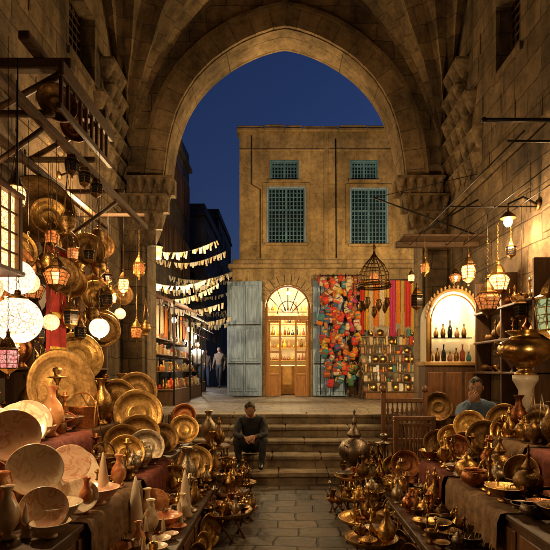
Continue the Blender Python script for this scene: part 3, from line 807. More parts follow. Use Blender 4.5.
item('onyx_bowl',BWC,-1.36,2.95,.69,.14,1.1); item('onyx_bowl',BWP,-1.27,3.4,.69,.14,1.0)
item('alabaster_cone',OBE,-1.29,3.55,.69,.05,1.05); item('alabaster_cone',OBE,-1.12,3.75,.34,.05,1.5); item('alabaster_cone',OBE,-.86,4.3,.34,.05,1.3); item('alabaster_cone',OBE,-1.5,3.3,.68,.05,.9)
item('onyx_bowl',BWO,-.95,4.0,.34,.14,.9)
item('copper_bucket',BUC[2],-1.98,4.9,1.04,.16,1.0); item('copper_bucket',BUC[1],-1.55,4.25,.68,.15,.9)
item('brass_incense_burner',INC[1],-1.72,4.55,.68,.08,1.3); item('hookah',HOO[1],-1.98,4.35,1.04,.1,.8); item('hookah',HOO[2],-1.9,5.3,1.04,.1,.7)
item('brass_vase',VAS[3],-1.0,5.1,.34,.1,1.0); item('brass_jug',JUG[3],-1.05,5.6,.34,.1,1.1); 
b=B(); cloth(b,4.9,5.35,.9,2.85,-2.35,RED,.03,2,0,'y')
for k in range(5): cloth(b,4.95+.0*k,5.3,1.1+.35*k,1.14+.35*k,-2.335,CL[2],.03,2,0,'y')
b.tube([(-2.35,4.85,2.87),(-2.35,5.4,2.87)],.015,WOOD,6); b.tube([(-2.35,5.1,2.87),(-2.5,5.1,3.6)],.006,IRON,5); b.build('red_carpet')
def stool(name,x,y,h,r,mat=WOODR):
    b=B(); b.lathe([(0,h-.03),(r,h-.03),(r*1.02,h-.015),(r,h),(0,h)],mat,8,smooth=False)
    for i in range(8):
        a=2*math.pi*i/8; c,s=math.cos(a),math.sin(a); b.tube([(c*r*.85,s*r*.85,h-.03),(c*r*.78,s*r*.78,h*.6),(c*r*.88,s*r*.88,0)],[.018,.012,.016],mat,6)
        a2=a+2*math.pi/8
        b.tube([(c*r*.8,s*r*.8,h*.62),((c+math.cos(a2))*.4*r,(s+math.sin(a2))*.4*r,h*.78),(math.cos(a2)*r*.8,math.sin(a2)*r*.8,h*.62)],.01,mat,5)
    return b.build(name,None,(x,y,0))
def traytable(x,y,h,r,k,seed):
    """round brass tray on a folding stand, with a few pieces on it"""
    b=B()
    for i in range(6):
        a=2*math.pi*i/6; a2=a+1.05
        b.tube([(r*.7*math.cos(a),r*.7*math.sin(a),h),(r*.7*math.cos(a2),r*.7*math.sin(a2),0)],.012,WOODR,6)
        b.lathe([(0,0),(.018,.005),(.018,.02),(0,.025)],WOODR,8,Matrix.Translation((r*.7*math.cos(a2),r*.7*math.sin(a2),0)))
    b.lathe([(0,h+.002),(.8*r,h+.002),(.9*r,h+.012),(r,h+.04),(r*1.01,h+.038),(.92*r,h),(0,h-.004)],(BR,BRD,COP)[k],32)
    b.build('brass_tray_table',None,(x,y,0))
    rs=random.Random(seed)
    fam_=[('brass_jug',JUG,.09),('brass_teapot',TEA,.1),('brass_goblet',GOB,.05),('brass_candlestick',CAN,.07),('brass_mortar',MOR,.07),('brass_bowl',BOW,.12)]
    for i in range(9):
        nm,fm,rr=rs.choice(fam_); sc=rs.uniform(.5,.85)
        for t in range(20):
            a=rs.uniform(0,6.28); q=rs.uniform(0,r*.75); px,py=x+q*math.cos(a),y+q*math.sin(a)
            if free(px,py,h,rr*sc): break
        else: continue
        item(nm,rs.choice(fm),px,py,h+.004,rr,sc)
stool('octagonal_stool',-.95,6.55,.62,.24); item('brass_vase',VAS[3],-1.0,6.55,.62,.1,.95); item('brass_jug',JUG[1],-.85,6.45,.62,.1,.9); item('brass_goblet',GOB[0],-.93,6.4,.62,.05,1)
stool('octagonal_stool',-.6,5.5,.28,.2); item('brass_teapot',TEA[0],-.6,5.5,.28,.09,1); item('brass_goblet',GOB[3],-.7,5.42,.28,.05,1); item('brass_goblet',GOB[0],-.5,5.4,.28,.05,1); item('brass_jug',JUG[4],-.58,5.62,.28,.09,.8)
stool('octagonal_stool',-.72,6.15,.36,.2); item('brass_pot',CAU[1],-.72,6.15,.36,.12,.9)
traytable(-.55,4.75,.24,.24,0,1); traytable(-.52,6.0,.22,.18,1,2)
stool('octagonal_stool',.88,6.35,.30,.22,BRD); item('brass_samovar',SAM[3],.88,6.35,.30,.2,1.05)
item('brass_goblet',GOB[0],.72,6.2,.30,.05,.9)
traytable(.82,5.85,.34,.24,0,3); traytable(.78,5.25,.26,.25,1,4); traytable(.76,4.65,.2,.26,0,5); traytable(.62,5.62,.14,.16,2,6); traytable(1.15,6.45,.4,.22,0,7); traytable(-.45,5.3,.12,.15,2,8)
traytable(.72,4.15,.18,.22,0,9)
# ----- right explicit
b=B()
x0,x1,y=1.3,1.92,6.75
for x in(x0,x1-.06): b.bbox(x,x+.06,y-.03,y+.03,0,1.3,WOODR,.008)
for z in(.15,.62,1.16): b.bbox(x0+.06,x1-.06,y-.022,y+.022,z,z+.06,WOODR,.006)
for k in range(8):
    x=x0+.09+k*.064
    for (za,zb) in((.21,.62),(.68,1.16)):
        b.lathe([(.01,za),(.01,za+.05),(.022,za+.1),(.01,za+.15),(.01,(za+zb)/2-.03),(.025,(za+zb)/2),(.01,(za+zb)/2+.03),(.01,zb-.15),(.022,zb-.1),(.01,zb-.05),(.01,zb)],WOODR,8,Matrix.Translation((x,y,0)))
for x in(x0+.03,x1-.03): b.lathe([(0,1.3),(.03,1.3),(.045,1.34),(.03,1.38),(0,1.4)],WOODR,10,Matrix.Translation((x,y,0)))
b.build('turned_wood_balustrade')
b=B(); b.bbox(1.3,1.36,5.95,6.02,0,1.0,WOODR,.006)
b.bbox(1.3,1.8,5.95,6.02,1.0,1.05,WOODR,.006);b.bbox(1.74,1.8,5.95,6.02,0,1.0,WOODR,.006)
for k in range(7): b.bbox(1.39+k*.05,1.41+k*.05,5.975,5.995,.12,.92,WOODR,.003)
for z in(.08,.5,.92): b.bbox(1.36,1.74,5.965,6.005,z,z+.04,WOODR,.004)
b.build('wooden_rack')
T=[(1.98,5.35,1.0,.17,'b',-25),(2.22,5.05,1.08,.18,'b',-30),(2.0,5.0,.92,.18,'d',-22),(1.88,5.2,.80,.16,'b',-20),(2.16,4.85,1.0,.16,'p',-32),(1.76,5.1,.80,.14,'c',-25),(1.80,5.4,.86,.15,'b',-18),(2.42,4.75,1.12,.16,'s',-38),(1.4,5.8,.5,.17,'c',-15),(1.66,5.45,.8,.15,'d',-15),(2.3,4.55,1.08,.14,'d',-35),(1.28,5.85,.46,.14,'b',-10),(2.5,4.3,1.15,.17,'d',-48),(1.9,4.0,.78,.14,'d',-40)]
for x,y,z,r,k,yaw in T: tray(x,y,z,r,k,yaw,random.uniform(66,78))
for k in range(7): tray(.985,3.9+k*.28+random.uniform(-.05,.05),.14,random.uniform(.1,.14),random.choice('bdcdd'),-62,80)
for k in range(7): tray(-.70,3.9+k*.3+random.uniform(-.05,.05),.15,random.uniform(.1,.15),random.choice('bdcdb'),62,80)
b=B(); b.lathe([(0,0),(.12,0),(.12,.05),(.1,.07),(.075,.11),(.065,.45),(.075,.47),(.1,.52),(.12,.55),(.12,.6),(0,.6)],MARB,20)
b.build('marble_pedestal',None,(2.38,4.95,.95))
b=B(); b.lathe([(0,0),(.1,0),(.105,.02),(.06,.05),(.06,.07),(.16,.12),(.24,.2),(.26,.27),(.23,.33),(.15,.36),(.13,.39),(.18,.43),(.185,.44),(.17,.44),(.11,.39),(0,.36)],BRP,32)
for s in(-1,1): b.tube([(s*.24,0,.3),(s*.31,0,.33),(s*.31,0,.24),(s*.22,0,.18)],.011,BRP,7)
b.build('brass_urn',None,(2.38,4.95,1.55))
b=B()
CX=2.36
out=[(CX-.36,1.72),(CX-.36,2.3)]+[(CX-.36*math.cos(a),2.3+.42*math.sin(a)) for a in [math.pi*i/20 for i in range(1,20)]]+[(CX+.36,2.3),(CX+.36,1.72)]
for i in range(len(out)-1):
    (xa,za),(xb,zb)=out[i],out[i+1]
    b.add([(xa,7.0,za),(xb,7.0,zb),(xb,7.38,zb),(xa,7.38,za)],[(0,1,2,3)],CREAM)
b.add([(x,7.38,z) for x,z in out],[tuple(range(len(out)))],CREAM)
b.tube([(x,6.99,z) for x,z in out],.028,GOLDW,8)
b.tube([(CX+(x-CX)*.9,6.98,1.72+(z-1.72)*.93) for x,z in out],.012,BR,6)
for i,(x,z) in enumerate(out[1:-1]):
    b.lathe([(0,0),(.02,.005),(.012,.02),(.02,.035),(0,.06)],GOLDW,6,Matrix.Translation((CX+(x-CX)*1.06,6.99,z+.02)))
b.bbox(CX-.42,CX+.42,6.96,7.4,1.66,1.72,GOLDW,.01)
b.bbox(CX-.4,CX+.4,6.98,7.34,0,1.66,WOOD,.01)
for z in(.2,.95):
    for s in(-1,0,1): b.bbox(CX+s*.26-.11,CX+s*.26+.11,6.965,6.985,z,z+.62,WOODR,.008)
b.box(CX-.3,CX+.3,7.1,7.3,2.05,2.065,GLASSD)
for zz_,n_ in ((1.72,7),(2.065,5)):
    for k in range(n_):
        x=CX-.27+k*.54/(n_-1) if zz_<2 else CX-.2+k*.1; h=.14+.05*((k*7)%3)
        b.lathe([(0,0),(.03,0),(.038,h*.3),(.03,h*.6),(.01,h*.75),(.012,h),(.018,h*1.03),(0,h*1.04)],[BRD,BRD,GLASSD,MUT[2],BRD,CL[8],CL[7]][k],10,Matrix.Translation((x,7.15,zz_)))
b.ell((CX,7.2,2.6),(.035,.035,.045),BULB,10,6)
o=b.build('display_cabinet'); light('cabinet_bulb',(CX,7.12,2.5),16,(1,.8,.5),.04,o)
tray(2.1,6.85,1.1,.2,'d',-10,80); tray(2.5,6.85,1.0,.17,'b',-10,80)
b=B()
b.bbox(1.62,2.84,7.28,7.40,3.4,3.48,WOODH,.012); b.bbox(1.66,2.84,7.0,7.45,3.481,3.51,WOODH,.008)
b.tube([(1.8,7.34,3.5),(2.83,7.34,4.1)],.014,IRON,6)
for x in (1.82,2.35,2.6):
    b.tube([(x,3.8,3.42),(x,7.3,3.42)],.006,IRON,6)
for y in(4.0,5.6): b.tube([(1.78,y,3.432),(2.845,y,3.432)],.009,IRON,6)
b.build('hanging_rail')
hang('cage_dome_lamp',CAGE,1.32,7.4,2.95,3.0,1.0)
b=B(); b.tube([(2.84,7.4,3.6),(1.32,7.4,4.15)],.012,IRON,6); b.tube([(2.84,7.4,4.5),(1.32,7.4,4.15)],.006,IRON,6); b.build('lamp_bracket')
HR=[(LAN_LIT,2.35,6.4,2.9,.75,26),(LAN_OCT,2.6,6.1,2.72,.85,0),(LAN_BR,2.35,5.8,2.45,.85,0),(LAN_OFF,1.82,6.9,2.6,.7,0),(LAN_LIT,1.82,7.2,2.95,.42,0),(LAN_DIM,1.82,6.5,2.95,.45,0),
 (LAN_OFF,2.6,5.5,2.3,.6,0),(LAN_BR,2.35,6.9,2.9,.5,0),(LAN_OFF,2.6,5.75,3.0,.45,0)]
for me,x,y,z,sc,l in HR: hang('brass_lantern',me,x,y,z,3.42,sc,l)
hang('green_glass_lantern',LAN_GRN,2.16,4.0,2.12,3.42,1.15,14)
b=B(); b.tube([(2.0,5.0,4.1),(2.84,5.0,4.1)],.022,IRON,6); b.ell((1.99,5,4.1),(.03,.03,.03),IRON); b.build('iron_rod')
def wall_lamp(sg,y,z,p,reach=.35):
    b=B(); X=sg*2.84; r=sg*reach
    b.tube([(X,y,z+.15),(X-r*.5,y,z+.24),(X-r,y,z+.16),(X-r,y,z+.08)],.012,IRON,6); b.lathe([(0,.08),(.03,.07),(.08,.02),(.085,0)],BRD,14,Matrix.Translation((X-r,y,z)))
    b.lathe([(0,.02),(.05,.01),(.06,-.02),(.0,-.02)],BRD,12,Matrix.Translation((X,y,z+.15))@Matrix.Rotation(R(90),4,'Y'))
    b.ell((X-r,y,z-.04),(.045,.045,.055),BULB,12,8)
    o=b.build('wall_lamp'); light('wall_bulb',(X-r,y,z-.17),p,(1,.62,.28),.05,o)
wall_lamp(1,5.6,3.3,78,.34)
wall_lamp(-1,6.3,3.9,66,.5)
b=B()
for z in(1.55,1.95,2.35): b.bbox(2.62,2.84,5.3,6.95,z,z+.03,WOOD,.006)
for y in(5.3,6.1,6.91): b.bbox(2.64,2.84,y,y+.04,1.0,2.8,WOOD,.006)
b.build('wall_shelf')
# ----- left racks
b=B()
b.bbox(-2.04,-1.97,3.0,7.2,3.62,3.69,WOODH,.01); b.bbox(-2.58,-2.51,3.0,7.2,3.62,3.69,WOODH,.01)
for y in(3.2,4.1,5.0,5.9,6.8): b.bbox(-2.84,-1.9,y,y+.05,3.691,3.74,WOODH,.01)
for y in(4.1,5.9): b.tube([(-2.0,y+.04,3.6),(-2.83,y+.04,3.0)],.022,WOOD,6)
b.build('hanging_rail')
b=B()
b.bbox(-2.84,-1.95,4.55,4.65,4.35,4.45,WOODH,.01); b.bbox(-2.84,-1.95,5.45,5.55,4.35,4.45,WOODH,.01)
b.bbox(-2.3,-2.2,4.3,5.8,4.451,4.53,WOODH,.01); b.bbox(-2.0,-1.95,4.4,5.7,4.2,4.34,WOODH,.01)
for y in(4.6,5.5): b.tube([(-2.0,y,4.36),(-2.83,y,3.9)],.03,WOOD,6)
for k in range(9): b.bbox(-2.0,-1.97,4.42+k*.14,4.45+k*.14,3.95,4.2,WOOD,.004)
b.bbox(-2.01,-1.96,4.38,5.7,3.9,3.95,WOODH,.006)
b.build('wooden_bracket_shelf')
b=B(); 
for z in(1.6,2.1,2.6,3.1):
    b.bbox(-2.84,-2.6,3.2,7.4,z,z+.03,WOOD,.006)
for y in(3.2,4.2,5.2,6.2,7.36): b.bbox(-2.84,-2.62,y,y+.04,1.05,3.5,WOOD,.006)
b.bbox(-2.845,-2.82,3.1,7.5,1.05,3.5,WOOD,.004)
b.build('wall_shelf')
kinds=[('brass_jug',JUG,.09),('brass_teapot',TEA,.1),('brass_bowl',BOW,.11),('brass_vase',VAS,.1),('brass_pot',CAU,.14),('brass_candlestick',CAN,.07),('brass_mortar',MOR,.07),('incense_burner',INC,.07)]
for z in(1.63,2.13,2.63,3.13):
    y=3.4
    while y<7.3:
        nm,fm,r=random.choice(kinds[:7]); put(nm,random.choice(fm),(-2.71,y,z),(0,0,random.random()*6),random.uniform(.7,.95)); y+=r*2+random.uniform(.02,.1)
for z in(1.58,1.98,2.38):
    y=5.42
    while y<6.9:
        nm,fm,r=random.choice(kinds[:7]); put(nm,random.choice(fm),(2.74,y,z),(0,0,random.random()*6),random.uniform(.5,.75)); y+=r*1.7+random.uniform(.0,.05)
hk=[('brass_lantern',LAN_OFF),('brass_lantern',LAN_DIM),('brass_lantern',LAN_BR),('incense_burner',INC[1]),('incense_burner',INC[0]),('mosaic_globe_lamp',GL),('brass_lantern',LAN_OFF),('brass_lantern',LAN_LIT)]
hp=[]
for k in range(46):
    for _ in range(30):
        y=random.uniform(4.3,7.2); x=random.choice([-2.0,-2.55,-2.55,-2.27]); z=random.uniform(1.95,3.25)
        if all((y-a)**2+(x-b_)**2*.5+((z-c)*1)**2>.06 for a,b_,c in hp): break
    else: continue
    hp.append((y,x,z))
    nm,me=hk[k%len(hk)] if (k%8 not in (5,7) or k<17) else hk[0]
    sc=random.uniform(.38,.72)
    if nm=='incense_burner':
        o=put(nm,me,(x,y,z),(0,0,random.random()*6),1.1)
        bb=B(); bb.tube([(0,0,.49),(0,0,(3.6-z)/1.1)],.003,IRON,4); bb.build('cord',o)
    else: hang(nm,me,x,y,z,3.62,sc)
for k in range(12):
    tray(random.choice([-2.5,-2.3]),4.4+k*.24,random.uniform(1.9,3.4),random.uniform(.12,.22),random.choice('bdcdd'),40,86)
hang('brass_lantern',LAN_LIT,-2.1,6.5,2.75,3.6,.6,36); hang('brass_lantern',LAN_LIT,-2.1,3.9,3.0,3.6,.6,22)
for (x,y,z,k,r) in ((-2.1,4.6,4.05,'d',.18),(-2.2,5.2,4.1,'c',.14)): tray(x,y,z,r,k,40,86)
for (y) in (4.7,5.0,5.3): put('brass_lantern',LAN_OFF,(-2.0,y,3.55),(0,0,y),.5)
def fill(lv,n,sel,smin=.7,smax=1.05):
    x0,x1,y0,y1,z=LV[lv]
    for _ in range(n):
        nm,fm,r=random.choice(sel); sc=random.uniform(smin,smax)
        for t in range(25):
            x=random.uniform(x0,x1);y=random.uniform(y0,y1)
            if free(x,y,z,r*sc): break
        else: continue
        item(nm,random.choice(fm),x,y,z+.0,r,sc)
ony=[('onyx_bowl',[BWP,BWC,BWO],.12),('onyx_vase',[VASO,VASC],.1),('alabaster_cone',[OBE],.05),('onyx_bowl',[BWP,BWC],.12),('brass_goblet',GOB,.05)]
LV['LBn']=(-1.72,-1.26,2.7,3.9,.69); LV['LAn']=(-1.17,-.82,3.2,4.4,.34); LV['LCn']=(-2.3,-1.9,2.8,4.2,1.05)
fill('LBn',40,ony,.4,.75); fill('LAn',40,ony,.35,.7); fill('LCn',22,ony,.6,1)
small=[('brass_jug',JUG,.09),('brass_teapot',TEA,.1),('brass_bowl',BOW,.11),('brass_bowl',BOW,.13),('brass_goblet',GOB,.05),('brass_candlestick',CAN,.07),('brass_mortar',MOR,.07),('brass_pot',CAU,.14)]
fill('LA',60,small,.45,1.0); fill('LB',60,small,.5,1.1); fill('LC',45,kinds,.7,1.15)
item('brass_vase',VAS[0],2.35,4.3,.96,.1,1.0); item('brass_vase',VAS[1],2.22,4.15,.96,.1,.8)
item('hookah',HOO[0],1.7,5.6,.0,.1,1.25); item('brass_samovar',SAM[0],1.85,4.3,.63,.15,.6); item('brass_samovar',SAM[1],1.8,3.7,.63,.15,.55); item('hookah',HOO[3],1.25,6.3,.0,.1,1.1)
fill('RA',60,small,.4,.95); fill('RB',60,small,.45,1.1); fill('RC',38,kinds,.5,1.1)

# ------------------------------------------------------------------ street on the left
def house(name,x0,x1,y0,y1,h,mat,rows,cols,face='x'):
    e=empty(name); b=B(); b.box(x0,x1,y0,y1,.84,h,mat); b.bbox(x0-.08,x1+.1,y0-.1,y1+.1,h,h+.15,mat,.03); b.box(x0,x1,y0,y0+.2,h+.15,h+.6,mat); b.box(x1-.2,x1,y0+.2,y1,h+.15,h+.6,mat)
    b.build('walls',e); b=B()
    for r in range(rows):
        z=h-1.7-r*2.1
        for c in range(cols):
            y=y0+(y1-y0)*(c+.5)/cols; w=.35
            b.bbox(x1+.0,x1+.05,y-w-.06,y+w+.06,z-.06,z+1.2,WOOD,.01); b.box(x1+.05,x1+.06,y-w,y+w,z,z+1.1,GLASSD)
            for q in range(5): b.box(x1+.06,x1+.075,y-w+q*w/2-.015,y-w+q*w/2+.015,z,z+1.1,WOOD)
            x=x0+(x1-x0)*(c+.5)/cols; w=min(.35,(x1-x0)/cols*.3)
            b.bbox(x-w-.06,x+w+.06,y0-.05,y0-.001,z-.06,z+1.2,WOOD,.01); b.box(x-w,x+w,y0-.06,y0-.051,z,z+1.1,GLASSD)
    b.build('windows',e)
house('stone_house',-7,-3.35,12.2,17.5,8.5,DARKB,3,4)
house('stone_house',-9,-3.85,24,30,9.0,DARKB,3,3)
house('stone_house',-9,-4.1,31,38,11.0,DARKB,3,3)
house('stone_house',-9,3,44,50,9.5,DARKB,3,7)
b=B()
for k in range(16):
    y=10.2+k*.6; z=3.75+.7*math.sin(k*1.9)+k*.04; xa,xb=-3.4-.05*k,-1.45
    pts=[(xa+(xb-xa)*t/16,y+.15*math.sin(k)*t/16,z-.3*math.sin(math.pi*t/16)+.25*(t/16)*(k%3-1)) for t in range(17)]
    b.tube(pts,.005,IRON,4)
    for t in range(1,44):
        f=t/44*16; i=int(f); p=Vector(pts[i]).lerp(Vector(pts[min(16,i+1)]),f-i)
        if random.random()<.12: continue
        h=random.uniform(.08,.17); w=random.uniform(.014,.026); tw=random.uniform(-.05,.05)
        b.add([(p.x-w,p.y,p.z),(p.x+w,p.y,p.z),(p.x+w+tw*.7,p.y+tw,p.z-h),(p.x-w+tw*.7,p.y+tw,p.z-h)],[(0,1,2,3)],random.choice([PAPER,PAPER,PAPER,CREAM,MUT[4],MUT[0]]))
b.build('bunting')
for n_,(y0,x0,x1) in enumerate(((10.6,-3.3,-2.35),(13.2,-3.3,-2.5),(16.5,-3.6,-2.9),(19.5,-4.3,-3.6))):
    b=B()
    for z in(.86,1.25,1.62,2.0):
        xe=x1-(z-.86)*.4
        b.bbox(x0,xe,y0,y0+1.8,z+.3,z+.33,WOOD,.006)
        yy=y0+.05
        while yy<y0+1.7:
            m=random.choice(MUT+[BR,CL[0],CL[1]]); xx=xe-random.uniform(.14,.2); h=random.uniform(.08,.24); w=random.uniform(.05,.1)
            if random.random()<.4: b.bbox(xx,xx+w,yy,yy+w,z+.33,z+.33+h,m,.01)
            else: b.lathe([(0,0),(w*.45,0),(w*.55,h*.4),(w*.2,h*.7),(w*.3,h),(0,h)],m,8,Matrix.Translation((xx+w/2,yy+w/2,z+.33)))
            yy+=w+.01
        xx=x0+.04
        while xx<xe-.15:
            m=random.choice(MUT+[BR,BR,COP,CL[0]]); h=random.uniform(.08,.24); w=random.uniform(.05,.1)
            b.lathe([(0,0),(w*.45,0),(w*.55,h*.4),(w*.2,h*.7),(w*.3,h),(0,h)],m,8,Matrix.Translation((xx+w/2,y0+.08,z+.33))); xx+=w+.01
    b.box(x0,x1,y0+.01,y0+1.79,.85,1.16,WOOD)
    for yy in(y0,y0+1.75): b.tube([(x1,yy,.85),(x1,yy,3.1)],.02,IRON,6); b.tube([(x0,yy,.85),(x0,yy,3.4)],.02,IRON,6)
    vs=[];n=10
    for i in range(n+1):
        for j in range(2): vs.append((x0+(x1+.3-x0)*j,y0-.1+2.0*i/n,3.45-.5*j-.03*(i%2)))
    b.add(vs,[(2*i,2*i+1,2*i+3,2*i+2) for i in range(n)],[MUT[2],PAPER,MUT[5],CL[8]][n_%4])
    for q in range(7): cloth(b,y0+.1+q*.24,y0+.3+q*.24,2.45+random.uniform(-.1,.1),3.1,x0+.25+.04*q,random.choice(MUT+[CL[0],CL[1]]),.02,1.5,q,'y')
    b.ell((x1-.2,y0+.9,2.75),(.05,.05,.07),BULB if n_%2==0 else BULBC,10,6)
    o=b.build('market_stall'); light('stall_bulb',(x1-.1,y0+.7,2.55),(26,30,70,120)[n_],((1,.7,.38),(1,.78,.5),(1,.85,.65),(.9,.95,1))[n_],.06,o)
for sg in(-1,1):
    b=B(); b.tube([(0,0,.2),(0,.25,.3),(0,.35,.22)],.015,IRON,6); b.lathe([(.13,.1),(.05,.2),(0,.23)],IRON,8,Matrix.Translation((0,.35,0))); b.lathe([(.11,.1),(.09,-.12),(.0,-.14)],AMB,8,Matrix.Translation((0,.35,0)),smooth=False)
    o=b.build('added_facade_lamp',None,(sg*2.7+.2,YB,3.9)); light('added_facade_bulb',(0,.5,-.22),600 if sg>0 else 350,(1,.68,.29),.08,o)  # unseen lamps added on the gate's outer face to light the shop facade

# ------------------------------------------------------------------ people
SKIN=plain('skin',(.36,.19,.11),.5,0,.12,12,.05); HAIR=plain('hair',(.012,.009,.007),.6,0,.3,60,.4); LIP=plain('lips',(.28,.10,.07),.5,0,.1,10,.02)
DK=plain('dark_cloth',(.022,.022,.028),.85,0,.4,14,.4); JEAN=plain('jeans',(.04,.055,.09),.85,0,.3,20,.3); SHIRTB=plain('blue_shirt',(.10,.16,.26),.8,0,.3,18,.35); BRN=plain('brown_cloth',(.14,.09,.06),.85,0,.3,18,.35); WHT=plain('white_cloth',(.45,.43,.4),.85,0,.2,18,.35); SHOE=plain('shoe',(.02,.015,.012),.4,0,.2,10,.1)
def head(b,c,yaw,pitch,hair=HAIR):
    seg,rings=28,22
    M=Matrix.Translation(c)@Matrix.Rotation(R(yaw),4,'Z')@Matrix.Rotation(R(pitch),4,'X')
    vs=[];fs=[];ms=[]
    for j in range(rings+1):
        p=math.pi*j/rings
        for i in range(seg):
            a=2*math.pi*i/seg
            x=.075*math.sin(p)*math.cos(a); y=.095*math.sin(p)*math.sin(a); z=-.118*math.cos(p)
            if z<0: k=1+z*2.2; x*=max(.6,k); y=y*(1+z*.6) if y<0 else y*(1+z*2.5)
            if y<0:
                y*=.96
                y-=.026*math.exp(-((x/.014)**2))*math.exp(-(((z+.022)/.026)**2))
                y+=.010*math.exp(-(((abs(x)-.032)/.016)**2))*math.exp(-(((z-.008)/.014)**2))
                y-=.006*math.exp(-((x/.03)**2))*math.exp(-(((z+.062)/.012)**2))
                y-=.008*math.exp(-((x/.025)**2))*math.exp(-(((z+.1)/.014)**2))
            hl=.07+.012*math.sin(x*70)
            hairy=(z>hl and y<0) or (y>=-.01 and z>-.035 ) or (y>-.035 and z>.03)
            if hairy: kk=.004*math.sin(a*9)*math.sin(p*11); x*=1.07+kk;y*=1.08+kk;z=z*1.07+.002
            vs.append((x,y,z)); ms.append(hairy)
    hf=[];sf=[]
    for j in range(rings):
        for i in range(seg):
            k=(i+1)%seg; f=(j*seg+i,j*seg+k,(j+1)*seg+k,(j+1)*seg+i)
            (hf if sum(ms[q] for q in f)>=2 else sf).append(f)
    b.add(vs,hf,hair,True,M); b.add(vs,sf,SKIN,True,M)
    for s in(-1,1):
        b.ell((s*.030,-.083,.008),(.011,.006,.005),WHT,8,6,M); b.ell((s*.030,-.088,.008),(.005,.003,.005),HAIR,8,6,M)
        b.ell((s*.030,-.089,.026),(.016,.005,.0035),hair,8,6,M); b.ell((s*.077,.005,-.005),(.009,.018,.028),SKIN,8,6,M)
    b.ell((0,-.092,-.058),(.022,.006,.005),LIP,10,6,M)
def hand(b,w,d,up,mat=SKIN,curl=.6,side=1):
    w=Vector(w); d=Vector(d).normalized(); up=Vector(up); up=(up-d*up.dot(d)).normalized(); s=d.cross(up)*side
    M=Matrix(((s.x,d.x,up.x,w.x),(s.y,d.y,up.y,w.y),(s.z,d.z,up.z,w.z),(0,0,0,1)))
    b.ell((0,.045,0),(.040,.055,.016),mat,10,8,M)
    for k,(x,l) in enumerate(((-.03,.065),(-.01,.078),(.011,.074),(.030,.056))):
        pts=[(x,.07,0)];a=0;p=Vector((x,.085,0)); pts.append(tuple(p))
        for q in range(3):
            a+=curl*(.5 if q==0 else .8); p=p+Vector((x*.1,math.cos(a),-math.sin(a)))*l*(.42,.32,.26)[q]; pts.append(tuple(p))
        b.tube(pts,[.010,.0095,.009,.008,.0055],mat,8,M=M)
    b.tube([(-.025,.02,-.004),(-.05,.05,-.012),(-.058,.075,-.02),(-.055,.095,-.03)],[.013,.0115,.0095,.006],mat,8,M=M)
def person(name,J,top,bot,yaw=0,pitch=0,hands=None,hair=HAIR,hoff=(0,0,.06)):
    names=['pel','sp','ch','nk','hd','shL','elL','wrL','shR','elR','wrR','hpL','knL','anL','toL','hpR','knR','anR','toR']
    idx={n:i for i,n in enumerate(names)}
    ed=[('pel','sp'),('sp','ch'),('ch','nk'),('nk','hd'),('ch','shL'),('shL','elL'),('elL','wrL'),('ch','shR'),('shR','elR'),('elR','wrR'),('pel','hpL'),('hpL','knL'),('knL','anL'),('anL','toL'),('pel','hpR'),('hpR','knR'),('knR','anR'),('anR','toR')]
    rad={'pel':(.15,.12),'sp':(.145,.115),'ch':(.16,.12),'nk':(.056,.056),'hd':(.05,.05),'sh':(.075,.07),'el':(.05,.05),'wr':(.034,.03),'hp':(.1,.1),'kn':(.066,.066),'an':(.048,.045),'to':(.038,.03)}
    me=bpy.data.meshes.new(name+'_sk'); me.from_pydata([J[n] for n in names],[(idx[a],idx[c]) for a,c in ed],[])
    o=bpy.data.objects.new(name+'_sk',me); COL.objects.link(o)
    o.modifiers.new('s','SKIN')
    for n in names:
        k=n if n in rad else n[:2]; me.skin_vertices[0].data[idx[n]].radius=rad[k]
        me.skin_vertices[0].data[idx[n]].use_root=(n=='pel')
    ss=o.modifiers.new('u','SUBSURF'); ss.levels=2; ss.render_levels=2
    dg=bpy.context.evaluated_depsgraph_get(); dg.update(); ev=o.evaluated_get(dg); m2=ev.to_mesh()
    vs=[tuple(v.co) for v in m2.vertices]; polys=[(tuple(p.vertices),p.center.copy()) for p in m2.polygons]
    ev.to_mesh_clear(); bpy.data.objects.remove(o)
    def matfor(c):
        best=None;bd=1e9
        for a,d_ in ed:
            A,D=Vector(J[a]),Vector(J[d_]); t=max(0,min(1,(c-A).dot(D-A)/max(1e-9,(D-A).length_squared))); dd=(A+(D-A)*t-c).length-{'pel':.1,'sp':.1}.get(a,0)
            if dd<bd: bd=dd;best=(a,d_,t)
        a,d_,t=best
        if a=='nk' : return SKIN
        if a=='ch' and d_=='nk': return SKIN if t>.75 else top
        if a=='pel' or a[:2]=='hp': return bot if not(a=='pel' and d_=='sp' and t>.15) else top
        if a[:2]=='kn': return bot if t<.96 else SHOE
        if a[:2]=='an': return SHOE
        if a[:2]=='el' and t>.93: return SKIN
        return top
    b=B(); groups={}
    vs=[(v[0]+.004*math.sin(v[2]*60+v[0]*30),v[1]+.005*math.sin(v[2]*47+v[0]*55),v[2]+.003*math.sin(v[0]*70)) for v in vs]
    for f,c in polys: groups.setdefault(matfor(c).name,[]).append(f)
    b.v=list(vs)
    for k,fs in groups.items():
        mi=b.mi(bpy.data.materials[k])
        for f in fs: b.f.append(list(f)); b.m.append(mi); b.sm.append(True); b.uv.append(None)
    head(b,Vector(J['hd'])+Vector(hoff),yaw,pitch,hair)
    for h in (hands or []): hand(b,*h)
    return b.build(name)
